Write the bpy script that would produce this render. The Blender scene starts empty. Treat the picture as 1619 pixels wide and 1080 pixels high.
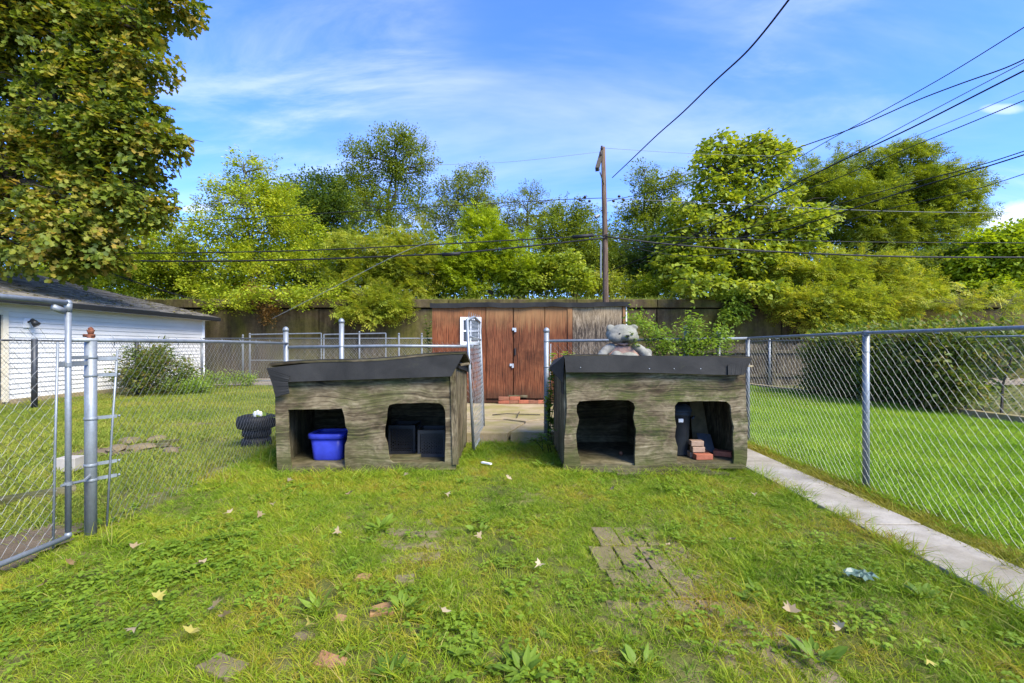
import bpy, bmesh, math, random
import numpy as np
from mathutils import Vector, Matrix, Euler
random.seed(7); RNG = np.random.default_rng(11)
R = math.radians
SC = bpy.context.scene
COL = SC.collection
# ------------------------------------------------------------ camera / sky / sun
F, CX, CY, CH = 745.0, 815.0, 549.0, 1.13        # focal (photo px), vanishing point, eye height
cd = bpy.data.cameras.new('camera'); cam = bpy.data.objects.new('camera', cd); COL.objects.link(cam)
cam.location = (0, 0, CH); cam.rotation_euler = (R(90), 0, 0)
cd.sensor_width = 36; cd.lens = 36*F/1619
cd.shift_x = (809.5-CX)/1619; cd.shift_y = (CY-540)/1619
cd.clip_start = .05; cd.clip_end = 2000
SC.camera = cam
SUN_EL, SUN_AZ = R(45), R(134)                   # azimuth clockwise from +Y: behind the camera, to the right
W = bpy.data.worlds.new('World'); SC.world = W; W.use_nodes = True
def world():
    nt = W.node_tree; N = nt.nodes; L = nt.links; N.clear()
    out = N.new('ShaderNodeOutputWorld'); bg = N.new('ShaderNodeBackground'); bg.inputs[1].default_value = .13
    L.new(bg.outputs[0], out.inputs[0])
    sky = N.new('ShaderNodeTexSky'); sky.sky_type = 'NISHITA'; sky.sun_disc = False
    sky.sun_elevation = SUN_EL; sky.sun_rotation = SUN_AZ; sky.air_density = 1.0; sky.dust_density = .3; sky.ozone_density = 3.0
    tint = N.new('ShaderNodeMix'); tint.data_type = 'RGBA'; tint.blend_type = 'MULTIPLY'; tint.inputs[0].default_value = 1
    L.new(sky.outputs[0], tint.inputs[6]); tint.inputs[7].default_value = (.29, .44, .78, 1)
    tc = N.new('ShaderNodeTexCoord'); sep = N.new('ShaderNodeSeparateXYZ'); L.new(tc.outputs['Generated'], sep.inputs[0])
    def m(op, a, b=None, c=None):
        n = N.new('ShaderNodeMath'); n.operation = op
        for i, v in enumerate((a, b, c)):
            if v is None: continue
            if isinstance(v, (int, float)): n.inputs[i].default_value = v
            else: L.new(v, n.inputs[i])
        return n.outputs[0]
    den = m('ADD', m('MAXIMUM', sep.outputs[2], 0.0), .22)
    cmb = N.new('ShaderNodeCombineXYZ')
    L.new(m('DIVIDE', sep.outputs[0], den), cmb.inputs[0]); L.new(m('DIVIDE', sep.outputs[1], den), cmb.inputs[1])
    def noise(scale, detail, rough, dist, ms, rz, vec=cmb.outputs[0], off=(0, 0, 0)):
        mp = N.new('ShaderNodeMapping'); mp.inputs['Scale'].default_value = ms; mp.inputs['Rotation'].default_value = (0, 0, rz)
        mp.inputs['Location'].default_value = off
        L.new(vec, mp.inputs[0]); n = N.new('ShaderNodeTexNoise'); n.inputs['Scale'].default_value = scale
        n.inputs['Detail'].default_value = detail; n.inputs['Roughness'].default_value = rough; n.inputs['Distortion'].default_value = dist
        L.new(mp.outputs[0], n.inputs[0]); return n.outputs[0]
    def rng(v, a, b, lo=0, hi=1):
        n = N.new('ShaderNodeMapRange'); n.inputs[1].default_value = a; n.inputs[2].default_value = b
        n.inputs[3].default_value = lo; n.inputs[4].default_value = hi; n.interpolation_type = 'SMOOTHSTEP'; L.new(v, n.inputs[0]); return n.outputs[0]
    big = rng(noise(.9, 3, .5, .3, (1, 1, 1), 0, off=(3.1, .4, 0)), .40, .68)
    fine = rng(noise(1.7, 10, .62, .7, (.7, 2.0, 1), R(28), off=(1.3, 2.2, 0)), .40, .78)
    cir = m('MULTIPLY', m('MULTIPLY', big, fine), .45)
    veil = m('MULTIPLY', rng(noise(1.1, 6, .6, .4, (.6, 1.4, 1), R(-20), off=(7, 1, 0)), .42, .8), .28)
    cir = m('ADD', cir, veil)
    def puff(px, py, rx, ry, s):     # low cumulus near the horizon
        d = Vector(((px-CX)/F, 1, (CY-py)/F)).normalized()
        dx = m('DIVIDE', m('SUBTRACT', m('DIVIDE', sep.outputs[0], m('MAXIMUM', sep.outputs[1], .05)), d.x/d.y), rx)
        dz = m('DIVIDE', m('SUBTRACT', m('DIVIDE', sep.outputs[2], m('MAXIMUM', sep.outputs[1], .05)), d.z/d.y), ry)
        r2 = m('SQRT', m('ADD', m('MULTIPLY', dx, dx), m('MULTIPLY', dz, dz)))
        nn = noise(9, 8, .6, .2, (1, 1, 1.6), 0, vec=tc.outputs['Generated'])
        return m('MULTIPLY', rng(m('ADD', r2, m('MULTIPLY', m('SUBTRACT', nn, .5), 1.8)), 1.15, .45), s)
    p = m('MAXIMUM', puff(1640, 355, .17, .06, .85), puff(312, 330, .04, .012, .6))
    p = m('MAXIMUM', p, puff(1580, 172, .06, .014, .4))
    cloud = m('MINIMUM', m('MAXIMUM', cir, p), .95)
    mix = N.new('ShaderNodeMix'); mix.data_type = 'RGBA'; L.new(cloud, mix.inputs[0]); L.new(tint.outputs[2], mix.inputs[6])
    mix.inputs[7].default_value = (2.5, 2.6, 2.9, 1)
    L.new(mix.outputs[2], bg.inputs[0])
world()
sd = bpy.data.lights.new('sun', 'SUN'); so = bpy.data.objects.new('sun', sd); COL.objects.link(so)
sd.energy = 2.1; sd.angle = R(32); sd.color = (1, .94, .82)
sdir = Vector((math.sin(SUN_AZ)*math.cos(SUN_EL), math.cos(SUN_AZ)*math.cos(SUN_EL), math.sin(SUN_EL)))
so.rotation_euler = sdir.to_track_quat('Z', 'Y').to_euler(); so.location = sdir*40
SC.view_settings.view_transform = 'Standard'; SC.view_settings.look = 'None'
SC.view_settings.exposure = 2.15; SC.view_settings.gamma = 1
# ------------------------------------------------------------ projection helpers (photo pixel -> place)
def P(px, py, Y): return Vector(((px-CX)*Y/F, Y, CH-(py-CY)*Y/F))
def G(px, py, z=0):
    Y = F*(CH-z)/(py-CY); return Vector(((px-CX)*Y/F, Y, z))
def onplane(px, py, A, B):       # point of the vertical plane through A,B seen at a pixel
    dx, dz = (px-CX)/F, -(py-CY)/F
    n = Vector((-(B.y-A.y), B.x-A.x)); t = (A.x*n.x+A.y*n.y)/(dx*n.x+n.y)
    return Vector((dx*t, t, CH+dz*t))
# ------------------------------------------------------------ materials
MATS = {}
def newmat(name):
    m = bpy.data.materials.new(name); m.use_nodes = True; m.node_tree.nodes.clear(); return m
class NT:
    def __init__(s, name):
        s.m = newmat(name); s.N = s.m.node_tree.nodes; s.L = s.m.node_tree.links
        s.out = s.N.new('ShaderNodeOutputMaterial'); s.b = s.N.new('ShaderNodeBsdfPrincipled'); s.L.new(s.b.outputs[0], s.out.inputs[0])
        s.tc = s.N.new('ShaderNodeTexCoord'); s.geo = s.N.new('ShaderNodeNewGeometry')
        MATS[name] = s.m
    def put(s, sock, v):
        if hasattr(v, 'links') or hasattr(v, 'is_linked'): s.L.new(v, sock)
        elif isinstance(v, tuple) and len(v) == 3 and sock.type == 'RGBA': sock.default_value = (*v, 1)
        else: sock.default_value = v
    def noise(s, scale, detail=5, rough=.55, dist=0, ms=(1, 1, 1), rot=(0, 0, 0), coord='Object', off=(0, 0, 0)):
        v = s.geo.outputs['Position'] if coord == 'World' else s.tc.outputs[coord]
        mp = s.N.new('ShaderNodeMapping'); mp.inputs['Scale'].default_value = ms; mp.inputs['Rotation'].default_value = rot; mp.inputs['Location'].default_value = off
        s.L.new(v, mp.inputs[0]); n = s.N.new('ShaderNodeTexNoise'); s.L.new(mp.outputs[0], n.inputs[0])
        n.inputs['Scale'].default_value = scale; n.inputs['Detail'].default_value = detail; n.inputs['Roughness'].default_value = rough; n.inputs['Distortion'].default_value = dist
        return n.outputs[0]
    def wave(s, scale, dist, detail=3, ms=(1, 1, 1), direction='X', dscale=1, kind='BANDS', coord='Object', off=(0, 0, 0)):
        mp = s.N.new('ShaderNodeMapping'); mp.inputs['Scale'].default_value = ms; mp.inputs['Location'].default_value = off
        s.L.new(s.geo.outputs['Position'] if coord == 'World' else s.tc.outputs[coord], mp.inputs[0])
        n = s.N.new('ShaderNodeTexWave'); n.wave_type = kind
        if kind == 'BANDS': n.bands_direction = direction
        else: n.rings_direction = 'SPHERICAL'
        s.L.new(mp.outputs[0], n.inputs[0])
        n.inputs['Scale'].default_value = scale; n.inputs['Distortion'].default_value = dist; n.inputs['Detail'].default_value = detail; n.inputs['Detail Scale'].default_value = dscale
        return n.outputs['Fac']
    def ramp(s, v, stops):
        r = s.N.new('ShaderNodeValToRGB'); s.put(r.inputs[0], v); e = r.color_ramp.elements
        while len(e) < len(stops): e.new(.5)
        for i, (p, c) in enumerate(stops):
            e[i].position = p; e[i].color = (*c, 1) if isinstance(c, tuple) else (c, c, c, 1)
        return r.outputs[0]
    def mix(s, f, a, b, mode='MIX'):
        n = s.N.new('ShaderNodeMix'); n.data_type = 'RGBA'; n.blend_type = mode
        s.put(n.inputs[0], f); s.put(n.inputs[6], a); s.put(n.inputs[7], b); return n.outputs[2]
    def math(s, op, a, b=0.0):
        n = s.N.new('ShaderNodeMath'); n.operation = op; s.put(n.inputs[0], a); s.put(n.inputs[1], b); return n.outputs[0]
    def rand(s): return s.N.new('ShaderNodeObjectInfo').outputs['Random']
    def attr(s, name):
        n = s.N.new('ShaderNodeAttribute'); n.attribute_name = name; return n.outputs['Fac']
    def fin(s, col, rough=.8, metal=0, bump=None, bs=.3, bd=.01, spec=.3):
        s.put(s.b.inputs['Base Color'], col); s.put(s.b.inputs['Roughness'], rough); s.b.inputs['Metallic'].default_value = metal
        s.b.inputs['Specular IOR Level'].default_value = spec
        if bump is not None:
            b = s.N.new('ShaderNodeBump'); b.inputs['Strength'].default_value = bs; b.inputs['Distance'].default_value = bd
            s.L.new(bump, b.inputs['Height']); s.L.new(b.outputs[0], s.b.inputs['Normal'])
        return s.m
def plain(name, c, rough=.7, metal=0, var=.25, scale=12, bs=.15):
    n = NT(name); nz = n.noise(scale, 6, .6)
    c2 = tuple(x*(1-var) for x in c); c3 = tuple(min(1, x*(1+var)) for x in c)
    return n.fin(n.ramp(nz, [(.3, c2), (.7, c3)]), rough, metal, nz, bs, .004)
def weathered_ply(name, off=(0, 0, 0), moss=.5, vert=False, tone=1.0):
    """grey rotten plywood: grain lines that drift round knots, dark weather stains, moss"""
    n = NT(name)
    ma = n.N.new('ShaderNodeMapping'); ma.inputs['Location'].default_value = off; n.L.new(n.tc.outputs['Object'], ma.inputs[0])
    def nz(vec, scale, d, r, ms=(1, 1, 1), color=False):
        m = n.N.new('ShaderNodeMapping'); m.inputs['Scale'].default_value = ms; n.L.new(vec, m.inputs[0]); t = n.N.new('ShaderNodeTexNoise')
        n.L.new(m.outputs[0], t.inputs[0]); t.inputs['Scale'].default_value = scale; t.inputs['Detail'].default_value = d; t.inputs['Roughness'].default_value = r; return t.outputs[1 if color else 0]
    w1 = nz(ma.outputs[0], 2.6, 2, .5, (1, 1, 1), True)
    sc = n.N.new('ShaderNodeVectorMath'); sc.operation = 'SCALE'; n.L.new(w1, sc.inputs[0]); sc.inputs['Scale'].default_value = .12
    ad = n.N.new('ShaderNodeVectorMath'); ad.operation = 'ADD'; n.L.new(ma.outputs[0], ad.inputs[0]); n.L.new(sc.outputs[0], ad.inputs[1]); V = ad.outputs[0]
    S = (lambda a, b: (a, a, b)) if not vert else (lambda a, b: (b, b, a))
    fine = nz(V, 1, 5, .62, S(1.3, 75)); mid = nz(V, 1, 5, .65, S(.9, 15)); knot = nz(V, 1, 3, .5, S(3.2, 7))
    kr = n.N.new('ShaderNodeMath'); kr.operation = 'PINGPONG'; n.put(kr.inputs[0], n.math('MULTIPLY', knot, 15)); kr.inputs[1].default_value = 1
    g = n.math('ADD', n.math('MULTIPLY', fine, .52), n.math('ADD', n.math('MULTIPLY', mid, .38), n.math('MULTIPLY', kr.outputs[0], .10)))
    T = lambda a, b, c: (a*tone, b*tone, c*tone)
    col = n.ramp(g, [(.33, T(.040, .031, .020)), (.44, T(.125, .10, .063)), (.54, T(.22, .185, .12)), (.68, T(.35, .305, .21))])
    st = n.ramp(nz(ma.outputs[0], 2.1, 7, .68, S(.8, 1.7)), [(.38, (.30, .25, .20)), (.54, (.82, .77, .68)), (.62, (1.12, 1.08, 1.0))])
    col = n.mix(.95, col, st, 'MULTIPLY')
    mk = n.math('MULTIPLY', n.ramp(nz(V, 3.1, 8, .74, S(.9, 1.5)), [(.45, 0.0), (.60, 1.0)]), moss)
    col = n.mix(mk, col, n.ramp(fine, [(.4, (.022, .030, .008)), (.6, (.075, .085, .018))]))
    sep = n.N.new('ShaderNodeSeparateXYZ'); n.L.new(n.tc.outputs['Object'], sep.inputs[0])
    low = n.ramp(n.math('ADD', sep.outputs[2], n.math('MULTIPLY', n.noise(5, 6, .7, 0), .6)), [(.30, 1.0), (.60, 0.0)])
    col = n.mix(n.math('MULTIPLY', low, .55*moss+.15), col, (.075, .080, .020))
    return n.fin(col, .85, 0, g, .9, .010, .2)
weathered_ply('ply_left', (0, 0, 0), .62, tone=1.05)
weathered_ply('ply_right', (5, 3, 2), .9, tone=.95)
weathered_ply('ply_side', (8, 1, 4), .35, True, 1.15)
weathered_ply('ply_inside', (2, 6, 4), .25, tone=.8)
weathered_ply('old_board', (2, 6, 9), .1, True, tone=.62)
weathered_ply('pallet_wood', (1, 8, 9), .4, tone=.5)
def stained(name, off, base, fade=.35):
    n = NT(name)
    g1 = n.noise(1.4, 5, .6, 2.2, (7, 7, 1.1), off=off); g2 = n.noise(2, 5, .7, .3, (55, 55, 1.6), off=off)
    w = n.wave(5.5, 11, 3, (2.4, 2.4, .33), 'X', .7, off=off)
    g = n.math('ADD', n.math('MULTIPLY', g1, .45), n.math('ADD', n.math('MULTIPLY', g2, .28), n.math('MULTIPLY', w, .27)))
    b = base
    col = n.ramp(g, [(.34, tuple(x*.28 for x in b)), (.47, b), (.62, tuple(x*1.45 for x in b)), (.72, (b[0]*1.7, b[1]*2.4, b[2]*2.6))])
    big = n.ramp(n.noise(1.7, 5, .65, .8, off=(off[0], 5, off[2])), [(.36, .42), (.6, 1.0)])
    col = n.mix(.8, col, big, 'MULTIPLY')
    sep = n.N.new('ShaderNodeSeparateXYZ'); n.L.new(n.tc.outputs['Object'], sep.inputs[0])
    top = n.ramp(n.math('ADD', sep.outputs[2], n.math('MULTIPLY', n.noise(3, 5, .6, 0, (3, 3, .6)), .9)), [(1.95/3, 0.0), (2.35/3, 1.0)]) if False else None
    hi = n.math('SUBTRACT', n.math('ADD', sep.outputs[2], n.math('MULTIPLY', n.noise(2.2, 6, .7, 0, (6, 6, .8), off=off), .8)), 1.35)
    hi = n.math('MULTIPLY', n.ramp(hi, [(.35, 0.0), (.75, 1.0)]), fade)
    col = n.mix(hi, col, (.36, .20, .08))
    lo = n.ramp(n.math('ADD', sep.outputs[2], n.math('MULTIPLY', n.noise(3, 6, .7, 0, (5, 5, 1), off=off), .5)), [(.3, 1.0), (.6, 0.0)])
    col = n.mix(n.math('MULTIPLY', lo, .7), col, (.035, .022, .012))
    return n.fin(col, .75, 0, g, .6, .006, .2)
for i, (b, f) in enumerate([((.165, .050, .018), .3), ((.14, .045, .018), .55), ((.135, .044, .017), .6), ((.15, .048, .018), .5)]):
    stained('red_ply_%d' % i, (i*3.3, 1.1*i, i*.7), b, f)
def weather_panel():
    n = NT('bare_ply')
    g1 = n.noise(1.6, 6, .7, 2.5, (9, 9, 1.3)); g2 = n.noise(2, 6, .75, .6, (60, 60, 3))
    g = n.math('ADD', n.math('MULTIPLY', g1, .5), n.math('MULTIPLY', g2, .5))
    sep = n.N.new('ShaderNodeSeparateXYZ'); n.L.new(n.tc.outputs['Object'], sep.inputs[0])
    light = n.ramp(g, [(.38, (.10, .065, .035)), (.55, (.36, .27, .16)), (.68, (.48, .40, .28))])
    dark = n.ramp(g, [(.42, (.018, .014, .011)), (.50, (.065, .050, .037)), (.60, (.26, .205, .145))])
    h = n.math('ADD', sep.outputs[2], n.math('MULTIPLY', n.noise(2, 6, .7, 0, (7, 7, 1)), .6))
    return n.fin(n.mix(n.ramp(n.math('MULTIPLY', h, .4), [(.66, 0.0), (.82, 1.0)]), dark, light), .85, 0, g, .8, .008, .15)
weather_panel()
def felt():
    n = NT('roof_felt'); nz = n.noise(180, 3, .7); big = n.noise(2.5, 5, .6, .5)
    c = n.ramp(big, [(.35, (.017, .017, .016)), (.65, (.036, .035, .032))])
    c = n.mix(.35, c, n.ramp(nz, [(.4, .3), (.7, 1.0)]), 'MULTIPLY')
    c = n.mix(n.math('MULTIPLY', n.ramp(n.noise(5, 6, .7, .4, off=(3, 3, 3)), [(.6, 0.0), (.72, 1.0)]), .35), c, (.05, .055, .025))
    return n.fin(c, .8, 0, nz, .5, .003, .25)
felt()
def galv(name, c=(.33, .36, .37), rust=.0):
    n = NT(name); nz = n.noise(14, 6, .65, .2, (1, 1, .3)); f = n.noise(60, 4, .6)
    col = n.ramp(nz, [(.3, tuple(x*.72 for x in c)), (.7, tuple(x*1.18 for x in c))])
    col = n.mix(.25, col, n.ramp(f, [(.35, .5), (.6, 1.0)]), 'MULTIPLY')
    if rust: col = n.mix(n.math('MULTIPLY', n.ramp(n.noise(9, 6, .7, .3, off=(2, 2, 2)), [(.52, 0.0), (.64, 1.0)]), rust), col, (.13, .06, .03))
    return n.fin(col, .5, .45, f, .12, .002, .4)
galv('galvanised', (.25, .27, .275)); galv('galvanised_dull', (.17, .185, .19), .25); galv('mesh_wire', (.19, .195, .19), .15); galv('dark_post', (.05, .055, .06), .1)
galv('mesh_dark', (.16, .165, .16), .4)
plain('rust', (.14, .05, .025), .9, 0, .5, 60, .6)
plain('black_cable', (.012, .012, .013), .6, 0, .1)
plain('grey_cable', (.16, .16, .165), .5, 0, .1)
plain('porcelain', (.04, .025, .02), .3)
def pole_wood():
    n = NT('pole_wood'); g = n.noise(3, 6, .7, .4, (14, 14, .5)); b = n.noise(1.1, 4, .6)
    c = n.ramp(g, [(.32, (.04, .028, .02)), (.5, (.13, .085, .058)), (.7, (.25, .18, .13))])
    return n.fin(n.mix(.6, c, n.ramp(b, [(.35, .5), (.65, 1.0)]), 'MULTIPLY'), .9, 0, g, .8, .01, .15)
pole_wood()
def bark(name, c):
    n = NT(name); g = n.noise(5, 6, .7, .6, (5, 5, 1), coord='World')
    return n.fin(n.ramp(g, [(.35, tuple(x*.4 for x in c)), (.65, c)]), .95, 0, g, .8, .02, .1)
bark('bark', (.10, .085, .065)); bark('bark_pale', (.17, .15, .12)); bark('stem', (.09, .13, .03))
def leafmat(name, cols, trans=.5, rough=.55, nscale=.55):
    """cols: list of colours from deep to light, chosen by clump, leaf and a slow drift through the crown"""
    n = NT(name)
    v = n.math('ADD', n.math('MULTIPLY', n.math('ADD', n.rand(), n.attr('cr')) if nscale > 1 else n.attr('cr'), .38), n.math('ADD', n.math('MULTIPLY', n.attr('lr'), .32), n.math('MULTIPLY', n.noise(nscale, 4, .6, .3, coord='World'), .42)))
    k = len(cols); col = n.ramp(v, [(.22+.62*i/(k-1), c) for i, c in enumerate(cols)])
    n.put(n.b.inputs['Base Color'], col); n.b.inputs['Roughness'].default_value = rough; n.b.inputs['Specular IOR Level'].default_value = .35
    tr = n.N.new('ShaderNodeBsdfTranslucent'); n.put(tr.inputs[0], n.mix(1.0, col, (1.0, .95, .45), 'MULTIPLY'))
    ms = n.N.new('ShaderNodeMixShader'); ms.inputs[0].default_value = trans
    n.L.new(n.b.outputs[0], ms.inputs[1]); n.L.new(tr.outputs[0], ms.inputs[2]); n.L.new(ms.outputs[0], n.out.inputs[0]); return n.m
leafmat('leaf_maple', [(.055, .09, .010), (.115, .165, .014), (.19, .24, .02), (.29, .29, .03), (.40, .28, .04)])
leafmat('leaf_bright', [(.13, .19, .010), (.27, .36, .016), (.42, .50, .024), (.54, .54, .04)])
leafmat('leaf_lime', [(.17, .24, .010), (.33, .43, .016), (.48, .57, .03)])
leafmat('leaf_mid', [(.085, .13, .012), (.175, .235, .018), (.30, .35, .03)])
leafmat('leaf_olive', [(.10, .135, .022), (.20, .25, .038), (.32, .36, .06)])
leafmat('leaf_dark', [(.045, .09, .014), (.10, .165, .024), (.19, .26, .036)])
leafmat('leaf_catalpa', [(.12, .175, .012), (.25, .33, .022), (.38, .44, .038), (.48, .50, .05)])
leafmat('leaf_soft', [(.13, .18, .013), (.27, .335, .024), (.40, .45, .04), (.48, .43, .05)])
leafmat('leaf_orange', [(.10, .06, .02), (.25, .13, .035), (.36, .23, .07)])
leafmat('leaf_hedge', [(.045, .085, .012), (.10, .16, .022), (.19, .25, .036), (.26, .18, .05)])
leafmat('leaf_weed', [(.10, .18, .014), (.18, .28, .022), (.26, .37, .04)], nscale=3)
leafmat('leaf_feather', [(.10, .145, .012), (.21, .27, .02), (.35, .40, .036)])
leafmat('leaf_clover', [(.12, .20, .012), (.19, .30, .018), (.27, .38, .03)], nscale=3)
leafmat('leaf_dry', [(.20, .13, .05), (.42, .34, .2), (.62, .56, .42)], .2)
leafmat('leaf_yellow', [(.30, .26, .05), (.5, .42, .1)], .2)
def grassmat(name, stops, ns=1.3, straw=.22):
    n = NT(name)
    big = n.noise(ns, 5, .65, .5, coord='World'); v = n.math('ADD', n.math('MULTIPLY', big, .75), n.math('ADD', n.math('MULTIPLY', n.rand(), .12), n.math('MULTIPLY', n.attr('lr'), .16)))
    col = n.ramp(v, stops)
    dry = n.math('MULTIPLY', n.ramp(n.attr('lr'), [(.80, 0.0), (.9, 1.0)]), straw)
    col = n.mix(dry, col, (.34, .28, .10))
    n.put(n.b.inputs['Base Color'], col); n.b.inputs['Roughness'].default_value = .6; n.b.inputs['Specular IOR Level'].default_value = .25
    tr = n.N.new('ShaderNodeBsdfTranslucent'); n.put(tr.inputs[0], col)
    ms = n.N.new('ShaderNodeMixShader'); ms.inputs[0].default_value = .4
    n.L.new(n.b.outputs[0], ms.inputs[1]); n.L.new(tr.outputs[0], ms.inputs[2]); n.L.new(ms.outputs[0], n.out.inputs[0])
grassmat('grass_yard', [(.33, (.095, .175, .008)), (.45, (.18, .285, .012)), (.55, (.28, .355, .018)), (.63, (.36, .33, .025)), (.71, (.33, .20, .03))], 1.6, .6)
grassmat('grass_lush', [(.32, (.15, .28, .010)), (.5, (.235, .385, .016)), (.68, (.33, .44, .028))], .9, .15)
grassmat('grass_left', [(.30, (.12, .18, .016)), (.46, (.21, .27, .028)), (.58, (.31, .33, .04)), (.70, (.37, .31, .06))], .7, .4)
grassmat('grass_edge', [(.32, (.13, .17, .012)), (.5, (.26, .26, .02)), (.68, (.34, .27, .03))], 2.5, .6)
def soil(name, stops, scale=2.2, coord='World'):
    n = NT(name); a = n.noise(scale, 10, .7, .4, coord=coord); f = n.noise(70, 6, .7, coord=coord)
    c = n.ramp(a, stops); c = n.mix(.5, c, n.ramp(f, [(.3, .45), (.65, 1.0)]), 'MULTIPLY')
    return n.fin(c, .95, 0, f, .8, .01, .1)
soil('soil', [(.3, (.05, .065, .014)), (.5, (.12, .125, .03)), (.7, (.22, .18, .08))])
soil('dirt', [(.3, (.09, .065, .038)), (.5, (.16, .12, .075)), (.7, (.24, .19, .12))])
soil('alley_gravel', [(.3, (.17, .14, .10)), (.7, (.33, .28, .21))])
def concrete(name, a, b, moss=0.0, mosscol=(.16, .15, .03), scale=3, off=(0, 0, 0), crack=False):
    n = NT(name); z = n.noise(scale, 8, .7, .3, off=off); f = n.noise(90, 5, .7)
    c = n.ramp(z, [(.3, a), (.7, b)]); c = n.mix(.3, c, n.ramp(f, [(.3, .5), (.6, 1.0)]), 'MULTIPLY')
    if moss: c = n.mix(n.math('MULTIPLY', n.ramp(n.noise(1.6, 7, .7, .6, off=(off[0]+5, off[1], 3)), [(.42, 0.0), (.62, 1.0)]), moss), c, mosscol)
    return n.fin(c, .88, 0, n.math('ADD', z, f), .4, .006, .2)
concrete('path_concrete', (.25, .22, .165), (.42, .38, .30), .35, (.17, .14, .07), 4)
concrete('slab_concrete', (.24, .18, .10), (.42, .33, .20), .75, (.20, .18, .04))
concrete('paver_brown', (.12, .09, .05), (.22, .17, .10), .5, (.13, .12, .03), 6)
concrete('flag_red', (.22, .10, .05), (.36, .20, .10), .3, (.32, .24, .08), 7)
concrete('flag_sand', (.28, .21, .12), (.42, .34, .2), .3, (.2, .2, .06), 7)
concrete('brick_orange', (.26, .075, .04), (.40, .14, .075), 0, scale=14)
concrete('brick_tan', (.30, .19, .12), (.42, .29, .20), 0, scale=14)
concrete('brick_dark', (.16, .06, .04), (.30, .12, .07), .2, scale=14)
concrete('statue_stone', (.13, .12, .10), (.34, .325, .275), .35, (.10, .11, .05), 9)
concrete('statue_pink', (.24, .13, .09), (.40, .26, .20), .3, (.25, .18, .13), 9)
def wallmat():
    n = NT('wall_concrete'); st = n.noise(1.2, 9, .72, .5, (1.5, 1.5, .35), coord='World'); bl = n.noise(.4, 7, .65, .8, coord='World'); f = n.noise(9, 8, .75, coord='World'); dr = n.noise(1.5, 5, .7, 0, (6, 6, .15), coord='World')
    v = n.math('ADD', n.math('MULTIPLY', st, .6), n.math('ADD', n.math('MULTIPLY', f, .25), n.math('MULTIPLY', dr, .18)))
    c = n.ramp(v, [(.38, (.024, .017, .009)), (.5, (.068, .049, .025)), (.62, (.135, .10, .054)), (.72, (.23, .18, .11))])
    c = n.mix(n.ramp(bl, [(.46, 0.0), (.60, .85)]), c, n.ramp(v, [(.38, (.036, .036, .007)), (.66, (.145, .13, .022))]))
    return n.fin(c, .92, 0, f, .6, .02, .15)
wallmat()
def siding():
    n = NT('white_siding'); z = n.noise(1.5, 5, .6, 0, (3, .5, 1), coord='World'); f = n.noise(30, 3, .5, 0, (1, .1, 3), coord='World')
    return n.fin(n.ramp(z, [(.3, (.56, .545, .50)), (.7, (.68, .665, .62))]), .55, 0, f, .1, .003, .3)
siding()
plain('cream_trim', (.60, .54, .40), .6, 0, .08); plain('dark_gutter', (.018, .019, .020), .4, 0, .1); plain('door_glass', (.05, .055, .06), .12)
plain('flash_metal', (.6, .62, .63), .35, .3, .1)
def shingle():
    n = NT('shingle'); f = n.noise(25, 5, .7, coord='World'); r = n.attr('lr')
    c = n.ramp(n.math('ADD', n.math('MULTIPLY', r, .6), n.math('MULTIPLY', f, .4)), [(.2, (.085, .075, .06)), (.8, (.25, .225, .18))])
    return n.fin(c, .95, 0, f, .5, .006, .1)
shingle()
plain('white_paint', (.74, .75, .76), .5, 0, .1); plain('blue_plastic', (.035, .05, .40), .4, 0, .22, 9, .06); plain('crate_plastic', (.022, .023, .025), .45)
plain('bin_plastic', (.028, .033, .037), .5, 0, .12); plain('white_plastic', (.7, .7, .68), .4); plain('cardboard', (.20, .15, .075), .9)
plain('rubber', (.008, .008, .008), .65, 0, .4, 20, .4); plain('green_plastic', (.06, .18, .13), .5); plain('hasp', (.55, .55, .53), .35, .6)
plain('white_box', (.34, .31, .26), .9, 0, .15); plain('film', (.08, .125, .085), .35, 0, .2, 20); plain('slate_sheet', (.05, .055, .06), .5)
def glass():
    n = NT('window_glass'); n.fin((.03, .035, .045), .08, 0, n.noise(3, 2), .1, .002, .6)
glass()
# ------------------------------------------------------------ mesh helpers
ORG = {}
def org(p):
    while p is not None:
        if p.name in ORG: return ORG[p.name]
        p = p.parent
    return Vector((0, 0, 0))
def link(name, me, mat=None, parent=None, smooth=False, loc=None):
    o = bpy.data.objects.new(name, me); COL.objects.link(o)
    if mat and len(me.materials) == 0: me.materials.append(MATS[mat] if isinstance(mat, str) else mat)
    if parent is not None: o.parent = parent
    if smooth: me.polygons.foreach_set('use_smooth', [True]*len(me.polygons))
    if loc is not None: o.location = loc
    return o
def tag(o, label=None, cat=None, group=None, kind=None):
    if label: o['label'] = label
    if cat: o['category'] = cat
    if group: o['group'] = group
    if kind: o['kind'] = kind
    return o
def thing(name, label, cat, loc, group=None):
    o = bpy.data.objects.new(name, None); o.empty_display_size = .1; COL.objects.link(o); o.location = loc
    ORG[o.name] = Vector(loc); return tag(o, label, cat, group)
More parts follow.
